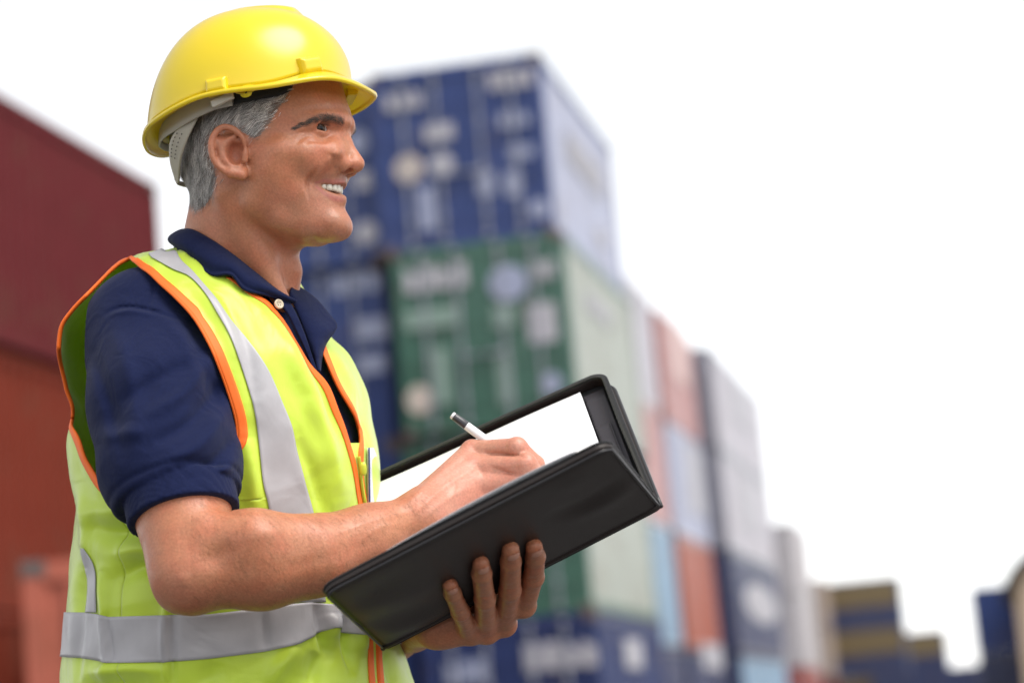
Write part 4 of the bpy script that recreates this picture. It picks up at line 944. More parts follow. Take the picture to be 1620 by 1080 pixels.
    zB = lambda a: np.interp(abs((a + np.pi) % (2 * np.pi) - np.pi), [0, .9, 1.35, 1.6, 2.2, 2.7, np.pi], [zf + .010, zs - .006, zs - .014, zs - .018, zs - .037, zb - .002, zb - .004])
    ring(-1.38, 1.38, lambda a: zA(a), lambda a: zB(a) + .001, .011, blk, 'sweat_band'); ring(1.40, 2 * np.pi - 1.40, zA, zB, .012, hb, 'head_band', 90)
    # nape strap: leaves the band behind the ear, passes under the back of the head
    q = [hc(297, 190, .076), hc(276, 220, .062), hc(274, 252, .040), hc(281, 280, .016), hc(283, 284, 0)]
    lowp = [hc(318, 184, .077), hc(301, 220, .068), hc(291, 252, .050), hc(288, 284, .020), hc(287, 292, 0)]
    up_ = np.array(q + [sym(c) for c in q[-2::-1]]); lo_ = np.array(lowp + [sym(c) for c in lowp[-2::-1]])
    a, b = spline(up_, 40), spline(lo_, 40); a += (a - [0, 0, .0]) * .035 * np.array([1, 1, 0]); b += b * .035 * np.array([1, 1, 0])
    gs = np.stack([a * (1 - t) + b * t for t in np.linspace(0, 1, 8)])
    st = sheet('nape_strap', from_head(gs.reshape(-1, 3)).reshape(gs.shape), hb, hat, .0022)
    hol = mat('strap_hole', (.06, .055, .05), rough=.8)
    for col in (.30, .62):
        for t in np.linspace(.12, .80, 8):
            i0 = 3 + int(t * 9); c = a[i0] * (1 - col) + b[i0] * col
            th = np.linspace(0, 2 * np.pi, 8, endpoint=False); n_ = np.array([-.45, -.87, -0.1]); e1 = np.array([.87, -.45, 0]); e2 = np.array([0, 0, 1.])
            vv = [c + n_ * .0028 + .0010 * (np.cos(x) * e1 + np.sin(x) * e2) for x in th]; mk('strap_hole', from_head(np.array(vv)), [list(range(8))], hol, st)
    # little ear with a hole under the rim, and the grey clip behind it
    for m_ in (1, -1):
        cc = hc(390, 145, .107) * np.array([1, m_, 1]); th = np.linspace(0, 2 * np.pi, 20, endpoint=False)
        e1 = np.array([1, 0, .12]); e2 = np.array([0, 0, 1.]); n_ = np.array([0, -1.0 * m_, 0])
        outl = np.array([np.array([.0062 * np.cos(x) * (1.9 + .6 * np.sin(x) if np.sin(x) > -.2 else 1.0 - .3 * np.sin(x)), .0066 * np.sin(x)]) for x in th]); inn = np.array([[.0016 * np.cos(x), .0016 * np.sin(x) - .0012] for x in th])
        vv = []
        for z in (0, .002):
            for o_ in (outl, inn): vv += [cc + e1 * p_[0] + e2 * p_[1] + n_ * z for p_ in o_]
        f = []
        for i in range(20):
            j = (i + 1) % 20; f += [[i, j, 20 + j, 20 + i], [40 + i, 40 + j, 60 + j, 60 + i], [i, j, 40 + j, 40 + i], [20 + i, 20 + j, 60 + j, 60 + i]]
        mk('strap_ear', from_head(np.array(vv)), f, yellow, hat)
        v_, f_ = box_vf(hc(352, 158, .103) * np.array([1, m_, 1]), (.026, .005, .008), np.array([[.93, 0, .36], [0, 1, 0], [-.36, 0, .93]])); o = mk('clip', from_head(v_), f_, hb, hat, smooth=False)
        b = o.modifiers.new('b', 'BEVEL'); b.width = .001; b.segments = 2
    return hat
# ------------------------------------------------------------------ hair, brows, eyes, teeth
HAIR_PX = [(262, 150), (300, 110), (400, 100), (470, 120), (455, 152), (440, 172), (428, 193), (412, 212), (402, 219), (393, 214), (380, 205), (366, 196), (350, 197), (334, 210), (329, 228), (332, 250), (339, 268), (342, 285), (337, 305), (326, 324), (309, 335), (296, 312), (280, 260), (258, 210)]
def near_px(q):
    """photo position of head points mirrored to the near side"""
    q = q.copy(); q[:, 1] = -np.abs(q[:, 1]); return px(from_head(q))
def strands(name, roots, dirs, nrm, length, width, lift, colors, material, parent, seg=3, curl=0.0, kind='stuff'):
    """many thin tapered ribbons in one mesh; all arrays in the camera-aligned frame"""
    n = len(roots); side = np.cross(dirs, nrm); side /= np.linalg.norm(side, axis=1)[:, None] + 1e-9
    rows = []
    for k in range(seg + 1):
        t = k / seg; c = roots + dirs * (length * t)[:, None] + nrm * (lift * (t - .65 * t * t))[:, None] + side * (curl * t * t)[:, None] if not np.isscalar(curl) else roots + dirs * (length * t)[:, None] + nrm * (lift * (t - .65 * t * t))[:, None]
        wd = (width * (1 - .75 * t))[:, None]; rows += [c - side * wd, c + side * wd]
    V = np.stack(rows, 1).reshape(-1, 3); K = 2 * (seg + 1)
    f = np.concatenate([np.stack([np.arange(n) * K + 2 * k, np.arange(n) * K + 2 * k + 1, np.arange(n) * K + 2 * k + 3, np.arange(n) * K + 2 * k + 2], -1) for k in range(seg)])
    return mk(name, V, f, material, parent, colors=np.repeat(colors, K, 0), kind=kind)
def tri_sample(V, Fq, fn_mask, n, r):
    T = np.vstack([Fq[:, [0, 1, 2]], Fq[:, [0, 2, 3]]]); c = V[T].mean(1); m = fn_mask(c); T = T[m]
    e = np.cross(V[T[:, 1]] - V[T[:, 0]], V[T[:, 2]] - V[T[:, 0]]); ar = np.linalg.norm(e, axis=1) + 1e-15; nr = e / ar[:, None]
    i = r.choice(len(T), n, p=ar / ar.sum()); a, b = r.random(n), r.random(n); f = a + b > 1; a[f], b[f] = 1 - a[f], 1 - b[f]
    return V[T[i, 0]] + (V[T[i, 1]] - V[T[i, 0]]) * a[:, None] + (V[T[i, 2]] - V[T[i, 0]]) * b[:, None], nr[i]
def flow(d, n):
    d = d - n * (d * n).sum(1)[:, None]; return d / (np.linalg.norm(d, axis=1)[:, None] + 1e-9)
def vert_normals(V, Fq):
    fn = np.cross(V[Fq[:, 2]] - V[Fq[:, 0]], V[Fq[:, 3]] - V[Fq[:, 1]]); vn = np.stack([sum(np.bincount(Fq[:, k], weights=fn[:, i], minlength=len(V)) for k in range(4)) for i in range(3)], -1)
    vn /= np.linalg.norm(vn, axis=1)[:, None] + 1e-15; c = from_head([0, 0, .02]); s_ = np.sign(((V - c) * vn)[((V - c) ** 2).sum(1) < .0144].sum()); return vn * s_
def build_hair(person, V, Fq):
    r = np.random.default_rng(5)
    hm = mat('hair_strands', (.2, .2, .2), rough=.55, attr='tint', spec=.3)
    def in_hair(c):
        q = to_head(c); u, v = near_px(q); sdp = pl_dist(u, v, HAIR_PX + HAIR_PX[:1]) * np.where(in_poly(u, v, HAIR_PX), 1, -1); ok = (sdp + r.normal(0, 5.0, len(u)) > 3.0) & (q[:, 2] > -.08) & (np.abs(q[:, 1]) < .0775 + .004)
        ok &= ~((np.abs(q[:, 1]) > .0745) & (u > 326) & (v > 192) & (u < 395)); return ok
    n = 40000
    p, nr = tri_sample(V, Fq, in_hair, n, r); sg = np.sign((nr * (p - from_head([-.01, 0, .02]))).sum(1)); nr *= sg[:, None]
    q = to_head(p); u, v = near_px(q)
    # growth direction: back and down on the side, down at the nape
    bx = np.interp(u, [290, 330, 400, 450], [-.25, -.35, -.75, -.80]); bz = np.interp(u, [290, 330, 400, 450], [-1, -1, -.55, -.45])
    d = np.stack([bx, np.zeros(n), bz], -1) @ HM; d = flow(d + r.normal(0, .12, (n, 3)) + .28 * np.stack([np.sin(u * .21 + v * .05), np.zeros(n), np.cos(v * .17 - u * .09)], -1), nr)
    ln = np.interp(v, [150, 200, 300, 335], [.013, .011, .011, .007]) * r.uniform(.6, 1.25, n); edge = ~in_poly(u + 6, v + 5, HAIR_PX); ln[edge] *= .6
    g = r.random(n); lum = np.where(g < .30, r.uniform(.05, .13, n), np.where(g < .68, r.uniform(.18, .38, n), r.uniform(.45, .80, n)))
    lum *= np.interp(v, [170, 240, 330], [1.35, 1.2, .95]) * (1 + .25 * np.sin(u * .33 + 1.5 * np.sin(v * .11)))
    col = lum[:, None] * np.stack([1.06 + 0 * lum, 1.0 + 0 * lum, .95 + 0 * lum], -1)
    strands('hair', p, d, nr, ln, np.full(n, .00016), np.full(n, .0034), col, hm, person)
    # brows
    br = [(469, 202), (490, 193), (509, 187), (528, 188), (545, 195)]
    bw = [2, 4, 6.5, 8, 7.5]; n = 1300
    t = r.random(n); bu = np.interp(t, np.linspace(0, 1, 5), [b[0] for b in br]) + r.normal(0, 1.2, n); bv = np.interp(t, np.linspace(0, 1, 5), [b[1] for b in br]) + r.normal(0, .42, n) * np.interp(t, np.linspace(0, 1, 5), bw)
    # roots on the mesh nearest in the picture
    q = to_head(V); uu, vv = px(V); m = (q[:, 1] < 0) & (q[:, 0] > .05) & (uu > 455) & (uu < 560) & (vv > 170) & (vv < 215); Vm = V[m]; um, vm = uu[m], vv[m]
    Ln = []
    for a, b in zip(bu, bv):
        d2 = (um - a) ** 2 + (vm - b) ** 2 + 4e3 * 0; j = np.argsort(d2)[:6]; Ln.append(j[np.argmin(Vm[j, 1])])
    pr = Vm[Ln]; nb = vert_normals(V, Fq)[m][Ln]; pr = pr + nb * .0004
    db = np.stack([-np.interp(t, [0, 1], [1.0, .75]), np.zeros(n), np.interp(t, [0, .5, 1], [-.30, .15, .65])], -1) + r.normal(0, .14, (n, 3)); db = flow(db, nb)
    colb = r.uniform(.03, .12, n)[:, None] * np.array([1.2, .92, .75])
    both_p = np.vstack([pr, from_head(to_head(pr) * [1, -1, 1])]); mir = lambda d: (d @ HM.T * [1, -1, 1]) @ HM
    strands('eyebrows', both_p, np.vstack([db, mir(db)]), np.vstack([nb, mir(nb)]), np.tile(r.uniform(.003, .006, n), 2), np.full(2 * n, .00011), np.full(2 * n, .0005), np.vstack([colb, colb]), hm, person)
    # lashes
    n = 90; az = np.linspace(-.35, 1.35, n); ph = .03 - .08 * (az - .42) + .225 * np.clip(1 - ((az - .42) / 1.08) ** 2, 0, 1)
    gl = np.array([-GAZE[1], GAZE[0], 0]); lat = np.array([0, -1.0, 0]); fw = GAZE
    rd = np.stack([np.cos(ph) * np.cos(az), -np.cos(ph) * np.sin(az), np.sin(ph)], -1); rt = EYE_C + rd * (EYE_R + .0018); dl = rd * .8 + np.array([.2, -.25, .35]); dl /= np.linalg.norm(dl, axis=1)[:, None]
    nl = np.tile(np.array([0, -.3, .95]), (n, 1))
    rr = np.vstack([rt, rt * [1, -1, 1]]); dd = np.vstack([dl, dl * [1, -1, 1]]); nn_ = np.vstack([nl, nl * [1, -1, 1]])
    strands('eyelashes', from_head(rr), dd @ HM, nn_ @ HM, np.full(2 * n, .0040), np.full(2 * n, .00014), np.full(2 * n, .0010), np.full((2 * n, 3), .012), hm, person)
    # fore-arm down
    def in_arm(c):
        u, v = px(c); return (u > 300) & (u < 690) & (v > 780) & (v < 960) & (c[:, 1] < .02)
    n = 3600; p, nr = tri_sample(V, Fq, in_arm, n, r); sg = np.sign(-nr[:, 1:2]); nr = nr * np.where(sg == 0, 1, sg)
    d = flow(np.tile(np.array([.5, 0, -.75]), (n, 1)) + r.normal(0, .3, (n, 3)), nr)
    strands('arm_hair', p, d, nr, r.uniform(.006, .013, n), np.full(n, .00008), r.uniform(.001, .003, n), np.tile(np.array([[.26, .135, .07]]), (n, 1)) * r.uniform(.5, 1.2, (n, 1)), hm, person)
def uvs(c, R, nu=40, nv=28, ax=None):
    th = np.linspace(0, np.pi, nv); ph = np.linspace(0, 2 * np.pi, nu, endpoint=False)
    g = np.stack([np.cos(th)[:, None] + 0 * ph, np.sin(th)[:, None] * np.cos(ph), np.sin(th)[:, None] * np.sin(ph)], -1) * R       # pole along x
    return g
def build_eyes(person):
    em = mat('eyeball', (.8, .8, .8), rough=.16, attr='tint', spec=.22)
    up = np.array([0, 0, 1.0]); 
    for c in (EYE_C, sym(EYE_C)):
        G_ = LOOK; lf = np.cross([0, 0, 1.0], G_); lf /= np.linalg.norm(lf); up = np.cross(G_, lf); B = np.stack([G_, lf, up])
        g = uvs(c, EYE_R); th = np.arccos(np.clip(g[..., 0] / EYE_R, -1, 1)); g = g * (1 + .035 * np.exp(-(th / .38) ** 2))[..., None]
        col = np.where((th < .20)[..., None], (.004, .004, .004), np.where((th < .52)[..., None], (.045, .022, .010), (.36, .29, .26)))
        mk('eye', from_head(c + g.reshape(-1, 3) @ B), grid_faces(28, 40, True), em, person, colors=col.reshape(-1, 3))
def build_teeth(person):
    tm = mat('tooth_enamel', (.66, .60, .50), rough=.18, coat=.3, sss=.0)
    parts = []
    # upper arch, an ellipse just inside the lips
    front = hc(536, 300, 0); n = 7
    for s in (-1, 1):
        x = 0.0
        for i, (w_, h_) in enumerate([(.0086, .0110), (.0070, .0104), (.0078, .0106), (.0070, .0098), (.0068, .0090), (.0085, .0080)]):
            a = x + w_ / 2; x += w_ * .98
            ang = a / .030; py = .0255 * np.sin(min(ang, 1.5)); pxx = front[0] - .030 * (1 - np.cos(min(ang, 1.5))) - max(0, a - .03) * .8
            tdir = np.array([-np.sin(ang) * .9, s * np.cos(ang), 0]); tdir /= np.linalg.norm(tdir); nd = np.array([tdir[1] * s, -tdir[0] * s, 0])
            c = np.array([pxx, s * py, front[2] + .0015 - h_ * .5 + .0052])
            vv, ff = [], []
            for iz, z in enumerate(np.linspace(-.5, .5, 6)):
                kx = (.92 + .08 * np.sqrt(max(0, 1 - (2 * z) ** 2 * .7))) * (1.03 - .06 * (z + .5)); tip = .85 if iz == 0 else 1
                for th in np.linspace(0, 2 * np.pi, 10, endpoint=False):
                    vv.append(c + tdir * np.cos(th) * w_ * .5 * kx * (.9 if iz == 0 else 1) + nd * np.sin(th) * .0034 * tip + np.array([0, 0, z * h_]))
            ff = grid_faces(6, 10, True).tolist() + [list(range(10))[::-1], list(range(50, 60))]
            parts.append((np.array(vv), ff))
    v, f = join_vf(parts); mk('teeth', from_head(v), f, tm, person)
    # dark of the mouth behind the teeth, and tongue
    c = hc(518, 304, 0); g = uvs(c, 1.0, 20, 14) * np.array([.020, .022, .011]); mk('mouth_lining', from_head(c - [.010, 0, 0] + g.reshape(-1, 3)), grid_faces(14, 20, True), mat('mouth_dark', (.10, .02, .018), rough=.4), person)
def build_nails(person):
    nm = mat('nail', (.56, .28, .20), rough=.40, spec=.22)
    for n in LF:
        a, b = LF[n][2], LF[n][3]; d = (b - a) / np.linalg.norm(b - a); nr = COVER[1] - d * (COVER[1] @ d); nr /= np.linalg.norm(nr); sd = np.cross(d, nr); R = LR[n][3]
        g = []
        for t in np.linspace(-.55, .98, 10):
            wd = np.sqrt(max(0, 1 - (abs(t) ** 4))) if t > 0 else np.sqrt(max(.0, 1 - (abs(t) / .72) ** 3)); row = []
            for s in np.linspace(-1, 1, 9):
                an = s * .72 * wd; row.append(b + d * (t * R * .78 - .0018) + (sd * np.sin(an) + nr * np.cos(an)) * R * (1.085 - .12 * max(0, t) ** 2))
            g.append(row)
        sheet('fingernail', np.array(g), nm, person, .0004)
# ------------------------------------------------------------------ zip folder (two covers joined at the spine), paper and pen
leather = mat('black_leather', (.019, .0125, .0110), rough=.42, noise=.10, nscale=30, bump=.55, bscale=650, spec=.40)
pocket_l = mat('pocket_leather', (.050, .046, .054), rough=.5, bump=.4, bscale=650, spec=.4)
lining = mat('folder_lining', (.020, .020, .022), rough=.75, bump=.3, bscale=900)
def bil(A, B, C, D, s, t):
    s = np.asarray(s)[..., None]; t = np.asarray(t)[..., None]; return A * (1 - s) * (1 - t) + B * s * (1 - t) + C * s * t + D * (1 - s) * t
def build_folder():
    w0 = m2w((SP_R + SP_L) / 2)[0]
    fo = empty('zip_folder', tuple(w0), 'open black leather zip folder held in the left hand of the man', 'folder')
    def cover(name, R0, L0, L1, R1, nrm, th, rad, dent, mt, par):
        """rounded-corner slab; s along the spine from right to left, t from the spine to the free edge"""
        n, m = 60, 34; s, t = np.meshgrid(np.linspace(0, 1, n), np.linspace(0, 1, m)); W_, H_ = np.linalg.norm(L0 - R0), np.linalg.norm(R1 - R0)
        # pull the two free corners round
        x, y = s * W_, t * H_
        for (cx_, sg) in ((rad, -1), (W_ - rad, 1)):
            k = (y > H_ - rad) & ((x < cx_) if sg < 0 else (x > cx_)); dx, dy = x - cx_, y - (H_ - rad); r = np.maximum(np.abs(dx), np.abs(dy)); l = np.sqrt(dx ** 2 + dy ** 2) + 1e-9
            x = np.where(k, cx_ + dx * r / l, x); y = np.where(k, (H_ - rad) + dy * r / l, y)
        g = bil(R0, L0, L1, R1, x / W_, y / H_); u, v = px(g.reshape(-1, 3))
        edge = np.minimum(np.minimum(s, 1 - s) * W_, np.minimum(t + .02, 1 - t) * H_); puff = .0030 * (1 - np.exp(-edge / .006))
        z = (ridges(u, v, dent).reshape(s.shape) + puff)[..., None]
        o = sheet(name, g + nrm * z, mt, par, th, offset=1 if True else 0); return o
    dents = [([(870, 812), (930, 790), (985, 752)], -.0035, 9), ([(905, 815), (960, 790), (1005, 760)], .0025, 10), ([(560, 965), (640, 940), (720, 905)], .0020, 12), ([(575, 985), (660, 960), (730, 930)], -.0025, 10), ([(600, 1000), (650, 985), (700, 965)], .002, 8), ([(880, 770), (930, 750)], .0015, 12), ([(560, 950), (600, 925), (650, 900)], -.0018, 12)]
    nc = COVER[1]; npp = PAPER[1]
    cov = cover('front_cover', SP_R, SP_L, NL, NR, nc, .004, .016, dents, leather, fo)
    back = cover('back_cover', SP_R, SP_L, FL, FR, -npp, .005, .020, [], leather, fo)
    # inner lining lips and zip gusset walls round the far cover
    e_s = (SP_L - SP_R) / np.linalg.norm(SP_L - SP_R)
    def rim(R0, L0, L1, R1, nrm, h, rad, t0=.0, inset=.002, n=16):
        W_, H_ = np.linalg.norm(L0 - R0), np.linalg.norm(R1 - R0); pts = []
        for t in np.linspace(t0, 1, 14): pts.append((inset, t * (H_ - rad)))
        for a in np.linspace(0, np.pi / 2, 9)[1:]: pts.append((rad - (rad - inset) * np.cos(a), H_ - rad + (rad - inset) * np.sin(a)))
        for x in np.linspace(rad, W_ - rad, 30)[1:]: pts.append((x, H_ - inset))
        for a in np.linspace(0, np.pi / 2, 9)[1:]: pts.append((W_ - rad + (rad - inset) * np.sin(a), H_ - rad + (rad - inset) * np.cos(a)))
        for t in np.linspace(1, t0, 14)[1:]: pts.append((W_ - inset, t * (H_ - rad)))
        p = np.array(pts); return bil(R0, L0, L1, R1, p[:, 0] / W_, p[:, 1] / H_)
    r1 = rim(SP_R, SP_L, FL, FR, npp, .0, .020, .06)
    hgt = np.interp(np.linspace(0, 1, len(r1)), [0, .10, .25, .75, .9, 1], [.008, .020, .014, .010, .012, .008])
    gus = np.stack([r1 + npp * (hgt * k)[:, None] + (.0035 * np.sin(np.pi * k)) * -npp[None] * 0 for k in np.linspace(0, 1, 6)])
    gz = sheet('zip_gusset', gus, leather, fo, .0028)
    tape = r1 + npp * (hgt + .001)[:, None]
    tube('zip_tape', tape, .0034, mat('zip_black', (.022, .022, .026), rough=.5, bump=1.0, wave=300.0, bdist=.002), gz, seg=8, flat=(npp, .6))
    seam = mat('edge_piping', (.028, .027, .030), rough=.32)
    tube('edge_piping', rim(SP_R, SP_L, FL, FR, npp, 0, .020, .0, -.001) - npp * .0035, .0026, seam, gz, seg=8)
    r2 = rim(SP_R, SP_L, NL, NR, nc, 0, .016, .02, .0, 16)
    tube('edge_piping', r2 + nc * .0024, .0013, seam, cov, seg=8)
    gn = np.stack([r2 - nc * (.0065 * k * np.sin(np.pi * np.clip(np.linspace(.04, .96, len(r2)), 0, 1)) ** .5)[:, None] for k in np.linspace(0, 1, 5)])
    gs2 = sheet('zip_gusset', gn, leather, fo, .0026)
    tube('zip_tape', gn[-1], .0028, MATS['zip_black'], gs2, seg=8, flat=(nc, .6))
    tube('spine', np.array([SP_R + (SP_L - SP_R) * k for k in np.linspace(.0, 1, 20)]) , .0042, leather, fo, seg=10)
    # stitching along the gusset edge, right side
    stm = mat('stitch', (.006, .006, .006), rough=.7)
    q = gus[4] - np.cross(npp, e_s) * 0
    sp = resample(gus[3][:34], 90) + np.array([.0030, -.0006, 0])
    parts = []
    for i in range(0, 88, 2): parts.append(box_vf((sp[i] + sp[i + 1]) / 2, (.0012, .0012, .0012)))
    # inner lining of both covers
    def inner(R0, L0, L1, R1, nrm, name, off, mt, s0, s1, t0, t1, th=.0008, wob=0.0):
        s, t = np.meshgrid(np.linspace(s0, s1, 24), np.linspace(t0, t1, 18)); g = bil(R0, L0, L1, R1, s, t) + nrm * (off + wob * np.sin(s * 9) * np.sin(t * 5))[..., None] if wob else bil(R0, L0, L1, R1, s, t) + nrm * off
        return sheet(name, g, mt, fo, th, offset=1)
    inner(SP_R, SP_L, FL, FR, npp, 'lining', .0010, lining, .015, .985, .01, .985)
    inner(SP_R, SP_L, NL, NR, -nc, 'lining', .0018, lining, .02, .98, .01, .97)
    # card pocket with a stitched edge, right of the pad
    pk = inner(SP_R, SP_L, FL, FR, npp, 'pocket', .0050, pocket_l, .030, .104, .06, .93, .0012)
    pk2 = inner(SP_R, SP_L, FL, FR, npp, 'pocket', .0078, pocket_l, .046, .100, .06, .66, .0012)
    for s_, t0, t1, off in ((.099, .08, .92, .0068), (.051, .08, .65, .0096), (.095, .08, .65, .0096)):
        sp = np.array([bil(SP_R, SP_L, FL, FR, s_, t) for t in np.linspace(t0, t1, 80)]) + npp * off; parts_ = []
        for i in range(0, 78, 2):
            d = (sp[i + 1] - sp[i]) / np.linalg.norm(sp[i + 1] - sp[i]); a = np.cross(npp, d); parts_.append(box_vf((sp[i] + sp[i + 1]) / 2, (np.linalg.norm(sp[i + 1] - sp[i]) * .95, .0007, .0007), np.stack([d, a, npp])))
        v, f = join_vf(parts_); mk('stitching', v, f, mat('stitch_grey', (.012, .012, .013), rough=.6), pk if s_ > .098 else pk2, smooth=False)
    # paper pad
    pm = mat('white_paper', (.86, .87, .90), rough=.75, noise=.01, nscale=40)
    pc = m2w(bil(SP_R, SP_L, FL, FR, .5, .5))[0]
    def pad_sheet(off, dx, dt, th):
        s, t = np.meshgrid(np.linspace(.108 + dx, .985, 30), np.linspace(.035, .958 + dt, 24)); g = bil(SP_R, SP_L, FL, FR, s, t) + npp * (off + .0012 * np.sin(s * 6) * t)[..., None]; return g, th
    pad = empty('paper_pad', tuple(pc), 'blank white paper pad lying inside the open black folder', 'paper')
    g, th = pad_sheet(.0035, .002, -.004, .0030); o = sheet('pad', g, pm, pad, .0030, offset=1)
    g, th = pad_sheet(.0075, 0, 0, .0003); o = sheet('top_sheet', g, pm, pad, .0003, offset=1)
    s, t = np.meshgrid(np.linspace(.10, .80, 40), np.linspace(.10, 1.0, 16)); g = bil(SP_R, SP_L, NL, NR, s, t) - nc * (.0085 + .002 * np.sin(s * 5))[..., None]; g = g + (bil(SP_R, SP_L, NL, NR, s, t + .022) - bil(SP_R, SP_L, NL, NR, s, t)) * (t * np.sin(np.pi * (s - .10) / .70) ** .5)[..., None]
    sheet('loose_sheet', g, pm, pad, .0003)
    return fo
def build_pen():
    tipp = rh(862, 764, .0008); top = None
    # the pen passes (766, 693) and (716, 657) in the picture; its top end stands clear of the paper
    a = rh(716, 657, .088)
    d = (a - tipp) / np.linalg.norm(a - tipp); L = np.linalg.norm(a - tipp)
    pen = empty('pen', tuple(m2w(tipp)[0]), 'white ballpoint pen with dark end in the writing hand', 'pen')
    wm = mat('pen_white', (.80, .80, .82), rough=.25, coat=.4); dk = mat('pen_dark', (.03, .03, .035), rough=.3, coat=.4); mt = mat('pen_metal', (.6, .6, .6), rough=.25, metal=1.0)
    P_ = lambda t: tipp + d * t
    tube('barrel', np.array([P_(t) for t in (.020, .0205, L - .0195, L - .019)]), [.0034, .0044, .0047, .0046], wm, pen, seg=20)
    tube('tip', np.array([P_(t) for t in (0, .004, .012, .0205)]), [.0004, .0012, .0026, .0036], mt, pen, seg=16)
    tube('cap', np.array([P_(t) for t in (L - .019, L - .0185, L - .003, L - .002)]), [.0044, .0047, .0043, .0041], dk, pen, seg=20)
    tube('push_button', np.array([P_(t) for t in (L - .002, L - .0015, L + .0008, L + .0012)]), [.0038, .0040, .0040, .0030], wm, pen, seg=16)
    return pen
def build_person():
    feet = m2w(P(380, 1000, .18))[0]; root = empty('person', (feet[0], feet[1], 0.0), 'man in lime safety vest, smiling and writing in a black folder', 'person')
    lo = np.array([P(130, 1150, -.2)[0] - .02, -.30, P(0, 1150, .2)[2]]); hi = np.array([P(880, 0, -.1)[0] + .05, .48, P(0, 10, .25)[2]])
    V, Fq = nets(body_sdf, lo, hi, BODY_VOX)
    V = relax(V, Fq, 1, .4)
    # natural skin colour: ruddier ears, nose, lips and knuckles, greyer beard area, scalp under the hair
    u, v = px(V); q = to_head(V); n = len(V)
    col = np.tile(np.array([.46, .180, .095]), (n, 1))
    def mixc(w, c): col[:] = col * (1 - w[:, None]) + np.array(c) * w[:, None]
    un, vn = near_px(q); hd = (vn < 400) & (np.abs(q[:, 1]) < .11)
    bl = lambda cu, cv, su, sv: np.exp(-((un - cu) / su) ** 2 - ((vn - cv) / sv) ** 2) * hd
    mixc(.30 * bl(505, 250, 26, 22), (.54, .20, .125)); mixc(.25 * bl(560, 262, 18, 12), (.55, .17, .11)); mixc(.40 * bl(358, 240, 32, 42) * (np.abs(q[:, 1]) > .072), (.52, .19, .12)); mixc(.25 * bl(440, 430, 60, 40), (.50, .20, .13))
    bp = [(425, 280), (450, 298), (480, 302), (494, 285), (520, 279), (552, 279), (562, 380), (500, 392), (440, 380), (405, 335), (425, 280)]
    sd = pl_dist(un, vn, bp) * np.where(in_poly(un, vn, bp[:-1]), 1, -1); beard = np.clip(.5 + sd / 26, 0, 1) * hd
    mixc(.26 * beard, (.25, .125, .090))
    ms = [(514, 273), (530, 276), (549, 276), (551, 289), (528, 288), (508, 287), (514, 273)]; sm = pl_dist(un, vn, ms) * np.where(in_poly(un, vn, ms[:-1]), 1, -1); mixc(.30 * np.clip(.5 + sm / 8, 0, 1) * hd * (q[:, 0] > .06), (.20, .115, .09))
    lips = np.zeros(n)
    for key in ('ul', 'll'):
        pts = np.array([from_head(c) for c in _N[key]]); pu, pv = px(pts); lips = np.maximum(lips, np.clip(1.6 - pl_dist(un, vn, list(zip(pu, pv))) / np.interp(un, [505, 530], [1.8, 4.0]), 0, 1) * hd * (q[:, 0] > .06))
    mixc(.75 * lips, (.42, .135, .11))
    sc = in_poly(un, vn, HAIR_PX) & hd & (np.abs(q[:, 1]) < .0755); mixc(.80 * sc, (.15, .12, .105))
    hand = np.clip((u - 640) / 60, 0, 1) * np.clip((830 - v) / 20, 0, 1) * (u < 880) * (u > 600) * (v > 640); mixc(.80 * hand, (.54, .25, .18))
    for nm in ('index', 'middle', 'ring'):
        for jt in (0, 1):
            mixc(.45 * np.exp(-((V - RF[nm][jt]) ** 2).sum(1) / .010 ** 2), (.62, .24, .18))
    for nm in LF:
        for jt in (0, 1): mixc(.35 * np.exp(-((V - LF[nm][jt]) ** 2).sum(1) / .009 ** 2), (.50, .20, .13))
    mixc(.30 * np.exp(-((u - 275) / 40) ** 2 - ((v - 930) / 30) ** 2), (.46, .19, .14))
    body = mk('body', V, Fq, skin_material(), root, colors=col)
    at = body.data.attributes.new('stubble', 'FLOAT', 'POINT'); at.data.foreach_set('value', beard.astype(np.float32))
    build_eyes(root); build_teeth(root); build_nails(root); build_hair(root, V, Fq); build_shirt(root); build_vest(root); build_legs(root)
    return root
